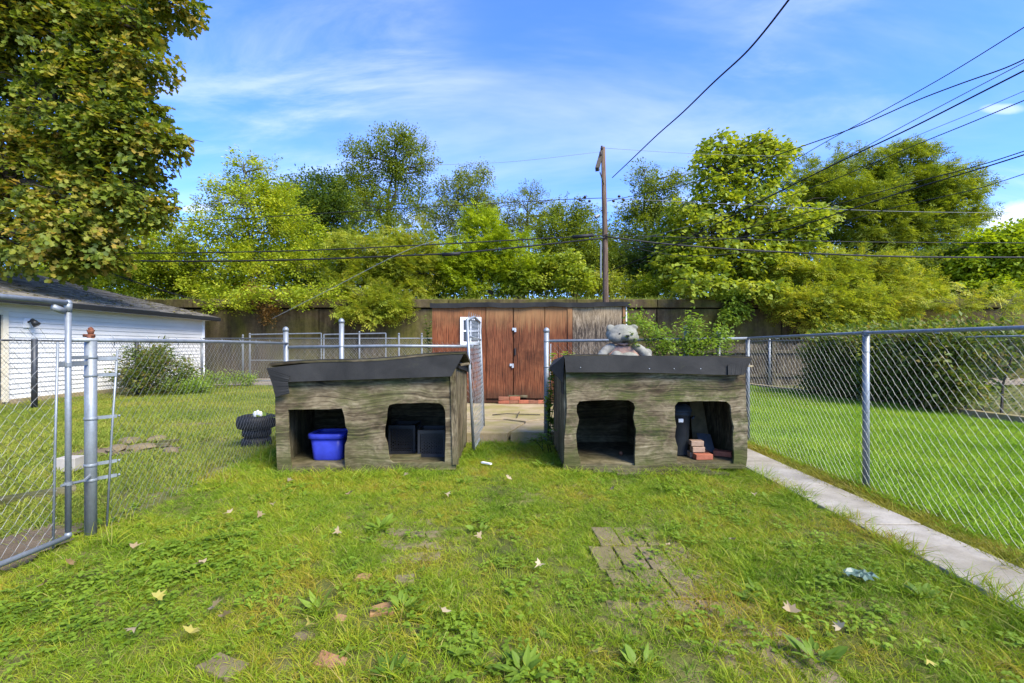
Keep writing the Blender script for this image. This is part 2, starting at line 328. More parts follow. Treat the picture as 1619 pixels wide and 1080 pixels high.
class MB:
    def __init__(s): s.v = []; s.f = []; s.a = []; s.cur = 0.0
    def add(s, vs, fs):
        b = len(s.v); s.v += [tuple(x) for x in vs]; s.f += [tuple(i+b for i in f) for f in fs]; s.a += [s.cur]*len(vs); return s
    def box(s, c, d, rz=0, rx=0, ry=0):
        M = Euler((rx, ry, rz)).to_matrix(); c = Vector(c); h = [x/2 for x in d]
        vs = [c+M @ Vector((sx*h[0], sy*h[1], sz*h[2])) for sx in (-1, 1) for sy in (-1, 1) for sz in (-1, 1)]
        return s.add(vs, [(0, 1, 3, 2), (4, 6, 7, 5), (0, 4, 5, 1), (2, 3, 7, 6), (0, 2, 6, 4), (1, 5, 7, 3)])
    def hexa(s, b4, t4):       # bottom quad, top quad, same winding (ccw from above)
        return s.add(list(b4)+list(t4), [(3, 2, 1, 0), (4, 5, 6, 7), (0, 1, 5, 4), (1, 2, 6, 5), (2, 3, 7, 6), (3, 0, 4, 7)])
    def board(s, A, B, w, t, up=Vector((0, 0, 1))):     # a board from A to B
        A, B = Vector(A), Vector(B); d = (B-A).normalized(); u = (up-d*up.dot(d)).normalized(); n = d.cross(u)
        q = [u*w/2*a+n*t/2*b for a, b in ((-1, -1), (-1, 1), (1, 1), (1, -1))]
        return s.add([A+x for x in q]+[B+x for x in q], [(0, 1, 2, 3), (7, 6, 5, 4), (0, 4, 5, 1), (1, 5, 6, 2), (2, 6, 7, 3), (3, 7, 4, 0)])
    def tube(s, pts, r, n=8, cap=True):
        pts = [Vector(p) for p in pts]; k = len(pts); rs = r if isinstance(r, (list, tuple)) else [r]*k; rings = []; u = None
        for i, p in enumerate(pts):
            d = (pts[min(i+1, k-1)]-pts[max(i-1, 0)]).normalized()
            if u is None: u = d.orthogonal().normalized()
            u = (u-d*u.dot(d)).normalized(); w = d.cross(u)
            rings += [p+(u*math.cos(2*math.pi*j/n)+w*math.sin(2*math.pi*j/n))*rs[i] for j in range(n)]
        fs = [(i*n+j, i*n+(j+1) % n, (i+1)*n+(j+1) % n, (i+1)*n+j) for i in range(k-1) for j in range(n)]
        if cap: fs += [tuple(range(n-1, -1, -1)), tuple((k-1)*n+j for j in range(n))]
        return s.add(rings, fs)
    def lathe(s, c, prof, n=20):     # prof: (r,z)
        c = Vector(c); k = len(prof)
        vs = [c+Vector((r*math.cos(2*math.pi*j/n), r*math.sin(2*math.pi*j/n), z)) for r, z in prof for j in range(n)]
        return s.add(vs, [(i*n+j, i*n+(j+1) % n, (i+1)*n+(j+1) % n, (i+1)*n+j) for i in range(k-1) for j in range(n)]+[tuple(range(n-1, -1, -1)), tuple((k-1)*n+j for j in range(n))])
    def ball(s, c, rx, ry=None, rz=None, n=12, m=8):
        ry = ry or rx; rz = rz or rx; c = Vector(c); b = [(rx*math.sin(math.pi*i/m), -math.cos(math.pi*i/m)*rz) for i in range(m+1)]
        vs = [c+Vector((max(r, 1e-4)*math.cos(2*math.pi*j/n), max(r, 1e-4)*ry/rx*math.sin(2*math.pi*j/n), z)) for r, z in b for j in range(n)]
        return s.add(vs, [(i*n+j, i*n+(j+1) % n, (i+1)*n+(j+1) % n, (i+1)*n+j) for i in range(m) for j in range(n)])
    def mesh(s, name, o=Vector((0, 0, 0))):
        me = bpy.data.meshes.new(name); me.from_pydata([(v[0]-o[0], v[1]-o[1], v[2]-o[2]) for v in s.v], [], s.f)
        at = me.attributes.new('lr', 'FLOAT', 'POINT'); at.data.foreach_set('value', s.a); return me
    def build(s, name, mat, parent=None, smooth=False, bevel=0, **kw):
        o = link(name, s.mesh(name, org(parent)), mat, parent, smooth)
        if bevel:
            b = o.modifiers.new('bevel', 'BEVEL'); b.width = bevel; b.segments = 2; b.limit_method = 'ANGLE'
        return tag(o, **kw) if kw else o
def holed_panel(name, outer, holes, A, B, thick, mat, parent):
    """a board with ragged openings: outline and holes given in photo pixels on the vertical plane through A and B"""
    d = Vector((B.x-A.x, B.y-A.y, 0)); Ln = d.length; d /= Ln; nrm = Vector((-d.y, d.x, 0))
    cu = bpy.data.curves.new(name, 'CURVE'); cu.dimensions = '2D'; cu.fill_mode = 'BOTH'; cu.extrude = thick/2; cu.bevel_depth = .002
    rr = random.Random(hash(len(outer)+len(holes)) % 999)
    for k, poly in enumerate([outer]+holes):
        pts = []
        for i in range(len(poly)):
            a, b = poly[i], poly[(i+1) % len(poly)]; n = max(1, int(math.hypot(b[0]-a[0], b[1]-a[1])/6))
            for j in range(n):
                t = j/n; amp = .35 if k else .25
                w = onplane(a[0]+(b[0]-a[0])*t+rr.uniform(-amp, amp), a[1]+(b[1]-a[1])*t+rr.uniform(-amp, amp), A, B)
                pts.append(((w-A).dot(d), w.z))
        sp = cu.splines.new('POLY'); sp.points.add(len(pts)-1); sp.use_cyclic_u = True
        for i, p in enumerate(pts): sp.points[i].co = (p[0], p[1], 0, 1)
    tmp = bpy.data.objects.new('tmp', cu); COL.objects.link(tmp)
    dg = bpy.context.evaluated_depsgraph_get(); me = bpy.data.meshes.new_from_object(tmp.evaluated_get(dg)); bpy.data.objects.remove(tmp)
    M = Matrix((( d.x, 0, -nrm.x, A.x), (d.y, 0, -nrm.y, A.y), (0, 1, 0, 0), (0, 0, 0, 1)))
    me.transform(Matrix.Translation(nrm*thick/2) @ M); me.transform(Matrix.Translation(-org(parent))); me.name = name; me.materials.clear()
    return link(name, me, mat, parent)
HID = {}
def src(key, mb, mat):
    if (key, mat) not in HID:
        me = mb.mesh('piece'); me.materials.append(MATS[mat]); HID[(key, mat)] = bpy.data.objects.new('piece', me)
    return HID[(key, mat)]
def scatter(name, pts, rot, scl, idx, sources, parent=None, **kw):
    me = bpy.data.meshes.new(name); o0 = org(parent); pts = np.asarray(pts, float)-np.array(o0)
    me.vertices.add(len(pts)); me.vertices.foreach_set('co', pts.ravel())
    for nm, ty, da, key in (('rot', 'FLOAT_VECTOR', rot, 'vector'), ('scl', 'FLOAT', scl, 'value'), ('idx', 'INT', idx, 'value')):
        a = me.attributes.new(nm, ty, 'POINT'); a.data.foreach_set(key, np.asarray(da, int if ty == 'INT' else float).ravel())
    o = link(name, me, None, parent)
    me.materials.append(sources[0].data.materials[0])
    g = bpy.data.node_groups.new('scatter', 'GeometryNodeTree')
    g.interface.new_socket('Geometry', in_out='INPUT', socket_type='NodeSocketGeometry'); g.interface.new_socket('Geometry', in_out='OUTPUT', socket_type='NodeSocketGeometry')
    N, L = g.nodes, g.links; gi = N.new('NodeGroupInput'); go = N.new('NodeGroupOutput'); jn = N.new('GeometryNodeJoinGeometry')
    def na(nm, ty):
        n = N.new('GeometryNodeInputNamedAttribute'); n.data_type = ty; n.inputs[0].default_value = nm; return n.outputs[0]
    ra, sa, ia = na('rot', 'FLOAT_VECTOR'), na('scl', 'FLOAT'), na('idx', 'INT')
    for j, s in enumerate(sources):
        oi = N.new('GeometryNodeObjectInfo'); oi.inputs[0].default_value = s
        cp = N.new('FunctionNodeCompare'); cp.data_type = 'INT'; cp.operation = 'EQUAL'; L.new(ia, cp.inputs[2]); cp.inputs[3].default_value = j
        ip = N.new('GeometryNodeInstanceOnPoints'); L.new(gi.outputs[0], ip.inputs['Points']); L.new(cp.outputs[0], ip.inputs['Selection'])
        L.new(oi.outputs['Geometry'], ip.inputs['Instance']); L.new(ra, ip.inputs['Rotation']); L.new(sa, ip.inputs['Scale']); L.new(ip.outputs[0], jn.inputs[0])
    L.new(jn.outputs[0], go.inputs[0]); m = o.modifiers.new('scatter', 'NODES'); m.node_group = g
    return tag(o, **kw) if kw else o
# ------------------------------------------------------------ leaves, twigs and tufts
SHAPES = {
    'star': ([(0, 0), (.58, .05), (.22, .28), (.42, .66), (0, 1), (-.42, .66), (-.22, .28), (-.58, .05)], 1),
    'kite': ([(0, 0), (.27, .42), (0, 1), (-.27, .42)], 1), 'slim': ([(0, 0), (.17, .42), (0, 1), (-.17, .42)], 1), 'spade': ([(0, 0), (.42, .2), (.26, .66), (0, 1), (-.26, .66), (-.42, .2)], 1),
    'maple': ([(0, 0), (.28, -.08), (.62, .02), (.34, .26), (.40, .60), (.13, .44), (0, 1), (-.13, .44), (-.40, .60), (-.34, .26), (-.62, .02), (-.28, -.08)], None),
    'oval': ([(0, 0), (.26, .38), (.18, .75), (0, 1), (-.18, .75), (-.26, .38)], None),
    'heart': ([(0, 0), (.34, .02), (.44, .36), (.22, .74), (0, 1), (-.22, .74), (-.44, .36), (-.34, .02)], None),
    'narrow': ([(0, 0), (.15, .4), (0, 1), (-.15, .4)], None)}
def leaf(mb, shape, p, d, up, L, fold=.18, val=None):
    d = d.normalized(); s = d.cross(up); s = s.normalized() if s.length > 1e-4 else d.orthogonal().normalized(); u = s.cross(d)
    o = SHAPES[shape][0]; mb.cur = random.random() if val is None else val
    pts = [p+d*(y*L)+s*(x*L)+u*(abs(x)*fold*L-y*y*.18*L) for x, y in o]; n = len(o); mid = o.index((0, 1))
    if SHAPES[shape][1]: mb.add(pts, [(0, i, i+1) for i in range(1, n-1)]); return
    c = p+d*(.4*L)-u*.02*L
    mb.add([c]+pts, [(0, i+1, (i+1) % n+1) for i in range(n)])
def rv(a=1.0): return Vector((random.uniform(-a, a), random.uniform(-a, a), random.uniform(-a, a)))
def clump(kind):
    mb = MB()
    if kind == 'maple':
        for _ in range(26):
            p = Vector((random.uniform(0, .5), random.gauss(0, .15), random.gauss(0, .08))); d = Vector((1, random.gauss(0, .8), random.gauss(-.35, .4)))
            leaf(mb, 'star', p, d, Vector((random.gauss(0, .45), random.gauss(0, .45), 1)), random.uniform(.085, .13))
    elif kind == 'fine':      # compound leaves: leaflets in pairs along a stalk
        for _ in range(8):
            p = Vector((random.uniform(0, .35), random.gauss(0, .12), random.gauss(0, .08))); d = Vector((1, random.gauss(0, .9), random.gauss(-.1, .35))).normalized()
            up = Vector((random.gauss(0, .3), random.gauss(0, .3), 1)); s = d.cross(up).normalized(); L = random.uniform(.22, .36)
            for k in range(4):
                q = p+d*(L*(k+1)/4)+Vector((0, 0, -.05*(k/4)**2))
                for sg in (-1, 1): leaf(mb, 'slim', q, d*.45+s*sg+rv(.15), up+rv(.3), random.uniform(.09, .13), .1)
            leaf(mb, 'slim', p+d*L, d, up, .09, .1)
    elif kind == 'broad':
        for _ in range(15):
            p = Vector((random.uniform(0, .45), random.gauss(0, .18), random.gauss(0, .1))); d = Vector((1, random.gauss(0, .9), random.gauss(-.45, .35)))
            leaf(mb, 'spade', p, d, Vector((random.gauss(0, .4), random.gauss(0, .4), 1)), random.uniform(.14, .22))
    elif kind == 'mid':
        for _ in range(30):
            p = Vector((random.uniform(0, .5), random.gauss(0, .14), random.gauss(0, .09))); d = Vector((1, random.gauss(0, .9), random.gauss(-.2, .5)))
            leaf(mb, 'kite', p, d, Vector((random.gauss(0, .5), random.gauss(0, .5), 1)), random.uniform(.06, .12))
    elif kind == 'small':
        for _ in range(26):
            p = Vector((random.uniform(0, .28), random.gauss(0, .1), random.gauss(0, .08))); d = Vector((1, random.gauss(0, .9), random.gauss(.1, .6)))
            leaf(mb, 'kite', p, d, Vector((random.gauss(0, .5), random.gauss(0, .5), 1)), random.uniform(.05, .085))
    return mb
CL = {k: [clump(k) for _ in range(3)] for k in ('maple', 'fine', 'broad', 'mid', 'small')}
def leafsrc(kind, mat): return [src(kind+str(i), CL[kind][i], mat) for i in range(3)]
ARR = {}
def clumparr(kind, i):
    if (kind, i) not in ARR:
        m = CL[kind][i]; ARR[(kind, i)] = (np.array(m.v), np.array([f for f in m.f]), np.array(m.a))
    return ARR[(kind, i)]
def bake(name, pts, rot, scl, idx, kind, mat, parent=None, **kw):
    V, Fa, A_, C_ = [], [], [], []; n0 = 0; o0 = np.array(org(parent))
    for p, r_, s_, i in zip(pts, rot, scl, idx):
        v, f, a = clumparr(kind, i); M = np.array(Euler(r_).to_matrix()); V.append(v @ M.T*s_+np.array(p)-o0); Fa.append(f+n0); A_.append(a); C_.append(np.full(len(v), random.random())); n0 += len(v)
    V = np.concatenate(V); Fa = np.concatenate(Fa); me = bpy.data.meshes.new(name)
    me.vertices.add(len(V)); me.vertices.foreach_set('co', V.ravel().astype(np.float32)); me.loops.add(Fa.size); me.loops.foreach_set('vertex_index', Fa.ravel().astype(np.int32))
    me.polygons.add(len(Fa)); me.polygons.foreach_set('loop_start', np.arange(0, Fa.size, 3, dtype=np.int32)); me.update(calc_edges=True)
    for nm, da in (('lr', A_), ('cr', C_)): at = me.attributes.new(nm, 'FLOAT', 'POINT'); at.data.foreach_set('value', np.concatenate(da).astype(np.float32))
    o = link(name, me, mat, parent); return tag(o, **kw) if kw else o
def tree(name, label, base, blobs, kind, mat, Y, dens=1.0, scale=1.0, barkm='bark', tr=.12, group=None, depth=.8, up=.15, wild=0.0, cat='tree', stems=1, gap=.30):
    """blobs: (px, py, rx px, ry px[, y offset m]) lobes of the crown at distance Y; base: world foot of the trunk"""
    base = Vector(base); t = thing(name, label, cat, base, group)
    B = []
    for b in blobs:
        dy = b[4] if len(b) > 4 else random.uniform(-.35, .35)*b[2]*Y/F
        YY = Y+dy; c = P(b[0], b[1], YY); B.append((c, b[2]*YY/F, b[3]*YY/F))
    mb = MB()
    low = min(c.z for c, _, _ in B); cx = sum(c.x*r for c, r, _ in B)/sum(r for _, r, _ in B); cy = sum(c.y for c, _, _ in B)/len(B)
    top = max(B, key=lambda q: q[0].z)
    def branch(a, b, r0, r1, n=5, wob=.06):
        L = (b-a).length; pts = [a.lerp(b, i/n)+rv(wob*L)*(1 if 0 < i < n else 0)+Vector((0, 0, .06*L*math.sin(math.pi*i/n))) for i in range(n+1)]
        mb.tube(pts, [r0+(r1-r0)*i/n for i in range(n+1)], 6, False); return pts
    for s in range(stems):
        b0 = base+(rv(.25) if stems > 1 else Vector()); b0.z = base.z-.1
        fork = Vector((base.x+(cx-base.x)*.4, base.y+(cy-base.y)*.4, base.z+max(.3, (low-base.z)*.55)))+(rv(.3) if stems > 1 else Vector())
        r = tr/math.sqrt(stems); branch(b0, fork, r, r*.75, 4, .03)
        main = branch(fork, Vector((top[0].x, top[0].y, top[0].z+top[2]*.5)), r*.72, r*.12, 8, .03)
        for i, (c, rx, rz) in enumerate(B):
            if i % stems != s: continue
            q = min(main, key=lambda m: (m-c).length+max(0, m.z-c.z)*1.5)
            e = branch(q, c+rv(.15*rx), r*.42, r*.12)
            for _ in range(int(5+4*rx)):
                a = random.choice(e[2:]); dv = rv(1); dv.z = abs(dv.z)*.7
                en = c+Vector((dv.x*rx*.85, dv.y*rx*.7*depth, dv.z*rz*.85)); f = branch(a, en, r*.13, .006, 4, .08)
                for _ in range(2):
                    g = random.choice(f[1:]); branch(g, g+(en-a)*.35+rv(.25*rx), r*.05+.004, .004, 3, .08)
    mb.build('trunk', barkm, t, True)
    pts, rot, scl, idx = [], [], [], []
    for c, rx, rz in B:
        sub = [(rv(1).normalized()*random.uniform(.35, .95), random.uniform(.25, .5)) for _ in range(11)]
        n = int((120 if Y > 14 else 46)*dens*(rx*rx*rz)**(.72)/scale**1.15)+(12 if Y > 12 or Y < 7 else 34)
        k = 0; tries = 0
        while k < n and tries < n*8:
            tries += 1
            if random.random() < .62:       # gather into tufts so that sky and shade show between them
                s, sr = random.choice(sub); u = s+rv(sr)
            else:
                u = rv(1).normalized()*random.random()**.4
            if u.length > 1.12+wild: continue
            p = Vector((c.x+u.x*rx, c.y+u.y*rx*depth, c.z+u.z*rz))
            h = math.sin(p.x*2.3+c.x)*math.sin(p.z*2.9+c.z)*math.sin(p.y*2.1)
            if h > 1-gap and random.random() < .8: continue
            if p.z < base.z+.1 and base.z > 2 and p.y > 17.1: p.z = base.z+random.uniform(.05, .4)
            pts.append(p); az = math.atan2(u.y, u.x)+random.gauss(0, .8)
            rot.append((random.gauss(0, .35), -up-u.z*.25+random.gauss(0, .35), az)); scl.append(scale*random.uniform(.7, 1.25)); idx.append(random.randrange(3)); k += 1
    bake('crown', pts, rot, scl, idx, kind, mat, t)
    return t
# ------------------------------------------------------------ ground and setting
gmb = MB()
nx, ny = 120, 120
def gz(x, y):
    if -9.6 < x < 7.2 and 1 < y < 13: return .012*math.sin(x*2.1+1)*math.sin(y*1.7)+.008*math.sin(x*5.3+y*3.1)-.012
    return -.012
xs = [-400, -60]+[-12+26*i/nx for i in range(nx+1)]+[60, 400]; ys = [-60, -5]+[0+17*i/ny for i in range(ny+1)]+[60, 600]
gv = [(x, y, gz(x, y)) for y in ys for x in xs]; w_ = len(xs)
gmb.add(gv, [(j*w_+i, j*w_+i+1, (j+1)*w_+i+1, (j+1)*w_+i) for j in range(len(ys)-1) for i in range(w_-1)])
ground = gmb.build('ground', 'soil', None, True, kind='structure')
def flat(name, mat, poly, z, parent=None, **kw):
    return MB().add([(p[0], p[1], z) for p in poly], [tuple(range(len(poly)))]).build(name, mat, parent, **kw)
flat('alley', 'alley_gravel', [(-24, 13.9), (26, 13.9), (26, 16.95), (-24, 16.95)], .012, kind='structure')
# ragged bare earth: strip under the left fence, worn spots
def blob_poly(c, rx, ry, n=22, seed=0, rot=0):
    r = random.Random(seed); o = []
    for i in range(n):
        a = 2*math.pi*i/n; k = 1+r.uniform(-.22, .22); x, y = rx*k*math.cos(a), ry*k*math.sin(a)
        o.append((c[0]+x*math.cos(rot)-y*math.sin(rot), c[1]+x*math.sin(rot)+y*math.cos(rot)))
    return o
BARE = [((-2.70, 3.5), .16, .75, .08), ((-2.80, 4.6), .18, .6, .05), ((-4.35, 5.2), .55, .28, .2), ((-2.85, 2.6), .28, .5, 0), ((-4.7, 6.9), .5, .15, .1),
        ((.06, 4.75), .20, .10, 0)]
for i, (c, a, b, ro) in enumerate(BARE):
    if i in (0, 1): continue
    flat('bare_earth', 'dirt', blob_poly(c, a*.9, b*.9, 60, i, ro), -.004+.001*i, kind='structure')
# path on the right of the yard: slabs with recessed joints
pth = flat('path', 'dirt', [(2.16, .4), (2.54, .4), (2.54, 9.5), (2.16, 9.5)], .002, kind='structure')
y = .5; jr = random.Random(3)
for L in [1.0, 1.46, 1.55, 1.5, 1.5, 1.6]:
    mb = MB(); x0, x1 = 2.15+jr.uniform(-.008, .008), 2.55+jr.uniform(-.008, .008); mb.box(((x0+x1)/2, y+L/2, -.012), (x1-x0, L-.016, .062), rx=jr.uniform(-.002, .002))
    mb.build('paving_slab', 'path_concrete', pth, bevel=.006); y += L
# old pavers showing through the grass
def paver(cx, cy, w, l, rz, mat, z=.0, seed=0):
    r = random.Random(seed); n = 8; h = .05
    b = [Vector((-w/2, -l/2)), Vector((0, -l/2)), Vector((w/2, -l/2)), Vector((w/2, 0)), Vector((w/2, l/2)), Vector((0, l/2)), Vector((-w/2, l/2)), Vector((-w/2, 0))]
    pts = [v*(r.uniform(.95, 1.02) if mat == 'paver_brown' else r.uniform(.68, 1.08)) for v in b]; c, s = math.cos(rz), math.sin(rz)
    W2 = [(cx+v.x*c-v.y*s, cy+v.x*s+v.y*c) for v in pts]; tz = [z+.012+r.uniform(-.003, .003) for _ in W2]
    mb = MB().add([(a, b_, z-h) for a, b_ in W2]+[(a, b_, t) for (a, b_), t in zip(W2, tz)], [tuple(range(7, -1, -1)), tuple(range(8, 16))]+[(i, (i+1) % 8, 8+(i+1) % 8, 8+i) for i in range(8)])
    mb.build('paver', mat, ground, bevel=.004)
k = 0
for r_ in range(6):
    for c_ in range(5):
        k += 1; paver(.50+c_*.137+(.03 if r_ % 2 else -.02)+.03*(r_-3)*.3, 1.42+r_*.285, .128, .272, .06, 'paver_brown', -.019, k)
FLAGS = [(604, 962, .12, .085, 'flag_red'), (522, 1045, .13, .08, 'flag_red'), (352, 1052, .16, .09, 'paver_brown'), (640, 914, .09, .07, 'paver_brown'), (574, 912, .07, .06, 'flag_red'),
         (538, 977, .07, .05, 'flag_red'), (482, 1005, .08, .05, 'paver_brown')]
for i, (px, py, w, l, m) in enumerate(FLAGS):
    g = G(px, py); paver(g.x, g.y, w, l, random.uniform(-.5, .5), m, -.009, 50+i)
for i in range(16):                                  # a patch of small weathered bricks further back
    g = G(612+(i % 4)*24, 822+(i//4)*19+random.uniform(-3, 3)); paver(g.x, g.y, .085, .10, random.uniform(-.3, .5), 'paver_brown', -.018, 80+i)
# concrete apron before the shed
ap = MB().box((-.1, 6.98, -.03), (2.5, 2.98, .0), 0)
apron = flat('shed_apron', 'dirt', [(-1.6, 5.62), (1.3, 5.62), (1.3, 8.5), (-1.6, 8.5)], .006, kind='structure')
def slab_piece(poly, z, name='apron_slab'):
    n = len(poly); mb = MB().add([(a, b, -.05) for a, b in poly]+[(a, b, z+random.uniform(-.004, .004)) for a, b in poly], [tuple(range(n-1, -1, -1)), tuple(range(n, 2*n))]+[(i, (i+1) % n, n+(i+1) % n, n+i) for i in range(n)])
    mb.build(name, 'slab_concrete', apron, bevel=.008)
slab_piece([(-1.55, 5.63), (-.1, 5.60), (.12, 6.35), (-.18, 6.62), (-1.55, 6.58)], .115)
slab_piece([(-.06, 5.60), (1.25, 5.63), (1.25, 6.6), (.5, 6.66), (.16, 6.37)], .12)
slab_piece([(-1.55, 6.61), (-.17, 6.65), (.14, 6.41), (.49, 6.69), (1.25, 6.63), (1.25, 8.48), (-1.55, 8.48)], .125)
# embankment with its concrete retaining wall
MB().hexa([(-90, 17.5, -.5), (90, 17.5, -.5), (90, 160, -.5), (-90, 160, -.5)], [(-90, 17.5, 2.66), (90, 17.5, 2.66), (90, 160, 4.2), (-90, 160, 4.2)]).build('embankment', 'soil', None, kind='structure')
wt = thing('retaining_wall', 'long mossy brown concrete retaining wall holding back the wooded embankment', 'wall', (0, 17.2, 0))
x = -31.0; wj = random.Random(5)
xj = [-31, -26, -21.2, -16.4, -11.6, -7.1, -2.4, 2.2, 5.1, 9.6, 14.4, 19.2, 24, 29, 34]
for a, b in zip(xj[:-1], xj[1:]):
    MB().box(((a+b)/2, 17.25+wj.uniform(-.012, .012), 1.23), (b-a-.03, .5, 2.56)).build('wall_panel', 'wall_concrete', wt, bevel=.012)
    MB().box(((a+b)/2, 17.22+wj.uniform(-.01, .01), 2.70), (b-a-.02, .62, .30)).build('coping', 'wall_concrete', wt, bevel=.02)
# ------------------------------------------------------------ garage on the left
ga = thing('garage', 'white garage with lap siding and a grey shingle roof behind the left chain link fence', 'garage', (-13, 11, 0))
GX, GY0, GY1, EZ = -10.0, 6.0, 15.05, 1.98
n_b = 19; bh = (EZ+.06-.10)/n_b
sm = None
for i in range(n_b):
    z = .10+i*bh
    mb = MB().hexa([(GX-.03, GY0, z), (GX+.022, GY0, z), (GX+.022, GY1, z), (GX-.03, GY1, z)], [(GX-.03, GY0, z+bh), (GX+.004, GY0, z+bh), (GX+.004, GY1, z+bh), (GX-.03, GY1, z+bh)])
    mb.build('siding_board', 'white_siding', ga)
MB().box((-13.2, (GY0+GY1)/2, 1.0), (6.3, GY1-GY0-.02, 1.94)).build('wall', 'white_siding', ga)
MB().box((GX-.01, (GY0+GY1)/2, .04), (.10, GY1-GY0, .125)).build('foundation', 'slab_concrete', ga)
MB().box((GX+.01, GY1+.012, 1.03), (.08, .06, 1.92)).build('corner_trim', 'white_paint', ga)
# roof deck, slope rising to the left
RX0, RX1, sl = GX+.30, -16.2, 1.52/6.5
def rz(x): return 2.10+(RX0-x)*sl
MB().hexa([(RX1, GY0-.3, rz(RX1)-.12), (RX0, GY0-.3, rz(RX0)-.12), (RX0, GY1+.3, rz(RX0)-.12), (RX1, GY1+.3, rz(RX1)-.12)],
          [(RX1, GY0-.3, rz(RX1)-.01), (RX0, GY0-.3, rz(RX0)-.01), (RX0, GY1+.3, rz(RX0)-.01), (RX1, GY1+.3, rz(RX1)-.01)]).build('roof', 'shingle', ga)
mb = MB(); nrow = 46; sr = random.Random(8)
for r_ in range(nrow):
    xa = RX0+.02-(RX0-RX1)*r_/nrow; xb = xa-(RX0-RX1)/nrow*1.25; yy = GY0-.3-sr.uniform(0, .25)
    while yy < GY1+.3:
        w = sr.uniform(.16, .34); y0, y1 = max(yy, GY0-.3), min(yy+w-.006, GY1+.3); mb.cur = sr.random(); t_ = sr.uniform(.012, .022)
        if y1 > y0:
            mb.hexa([(xb, y0, rz(xb)-.006), (xa, y0, rz(xa)), (xa, y1, rz(xa)), (xb, y1, rz(xb)-.006)], [(xb, y0, rz(xb)), (xa, y0, rz(xa)+t_), (xa, y1, rz(xa)+t_), (xb, y1, rz(xb))])
        yy += w
mb.build('shingles', 'shingle', ga, kind='stuff')
MB().box((RX0+.05, (GY0+GY1)/2, 2.03), (.12, GY1-GY0+.62, .12)).build('gutter', 'dark_gutter', ga, bevel=.02)
MB().board((RX0, GY1+.315, rz(RX0)-.06), (RX1, GY1+.315, rz(RX1)-.06), .15, .03).build('rake_board', 'dark_gutter', ga)
MB().box(((RX0+GX)/2-.1, (GY0+GY1)/2, 2.0), (.42, GY1-GY0+.5, .03)).build('soffit', 'white_paint', ga)
MB().board((RX1, GY0-.3, rz(RX1)+.03), (RX1, 12.9, rz(RX1)+.03), .05, .4).build('ridge_flashing', 'flash_metal', ga)
d = MB().box((GX+.01, 8.68, .93), (.05, .95, 1.66)).build('door', 'door_glass', ga)
f = MB(); f.box((GX+.03, 9.18, .95), (.09, .10, 1.78)); f.box((GX+.03, 8.17, .95), (.09, .10, 1.78)); f.box((GX+.03, 8.68, 1.81), (.088, .92, .10))
f.build('door_frame', 'cream_trim', d)
q = P(45, 511, 9.67)
lp = MB().box((GX+.03, 9.62, q.z), (.03, .13, .19)).build('lamp_plate', 'white_paint', ga)
l2 = MB(); l2.tube([(GX+.05, 9.62, q.z+.02), (GX+.14, 9.64, q.z+.045)], .018, 8); l2.tube([(GX+.12, 9.62, q.z+.07), (GX+.21, 9.64, q.z-.04)], [.035, .07], 14)
l2.build('wall_lamp', 'dark_gutter', ga, True)
# ------------------------------------------------------------ chain link fences
def chainlink(path, z0, z1, p=.031, h=.036, r=.00105, zf=None, spike=0):
    """woven wires as interlocking zigzags along a polyline (list of xy); z0/z1 numbers or functions of distance"""
    V, Fc = [], []; pts = [Vector((a[0], a[1], 0)) for a in path]; seg = [(b-a).length for a, b in zip(pts, pts[1:])]; tot = sum(seg)
    def at(s):
        for a, b, L in zip(pts, pts[1:], seg):
            if s <= L or b is pts[-1]: return a+(b-a)*(s/L), (b-a)/L
            s -= L
    f0 = z0 if callable(z0) else (lambda s: z0); f1 = z1 if callable(z1) else (lambda s: z1)
    n = int(tot/p); wob = random.Random(4)
    for i in range(n):
        s0 = i*p; a0, b0 = f0(s0), f1(s0); K = max(2, int(round((b0-a0)/h))); base = len(V); hh = (b0-a0)/K
        for k in range(K+1):
            s = min(tot, s0+p*((k+i) % 2)); q, d = at(s); nn = Vector((-d.y, d.x, 0)); z = a0+k*hh+wob.uniform(-.003, .003); off = .0025*(1 if k % 2 else -1)
            off += .006*math.sin(s*3.1)*math.sin(z*5)
            for an in (0, 2.094, 4.189): V.append(q+d*(r*math.cos(an))+nn*(off+r*math.sin(an))+Vector((0, 0, z)))
        for k in range(K):
            for j in range(3): Fc.append((base+k*3+j, base+k*3+(j+1) % 3, base+k*3+3+(j+1) % 3, base+k*3+3+j))
    m = MB(); m.v = [tuple(v) for v in V]; m.f = Fc; m.a = [0.0]*len(V); return m
def post(parent, x, y, ztop, r=.03, cap='dome', mat='galvanised', z0=-.05, lean=(0, 0), name='post'):
    mb = MB(); mb.tube([(x, y, z0), (x+lean[0]*.5, y+lean[1]*.5, ztop*.5), (x+lean[0], y+lean[1], ztop)], r, 14)
    o = mb.build(name, mat, parent, True)
    if cap == 'dome':
        c = MB().lathe((x+lean[0], y+lean[1], ztop-.02), [(r*1.18, 0), (r*1.18, .02), (r*1.05, .035), (r*.6, .05), (.004, .056)], 14); c.build('post_cap', mat, o, True)
    return o
def bands(parent, x, y, r, zs, mat='galvanised'):
    for z in zs: MB().lathe((x, y, z-.009), [(r*1.07, 0), (r*1.13, .004), (r*1.13, .016), (r*1.07, .018)], 14).build('brace_band', mat, parent, True)
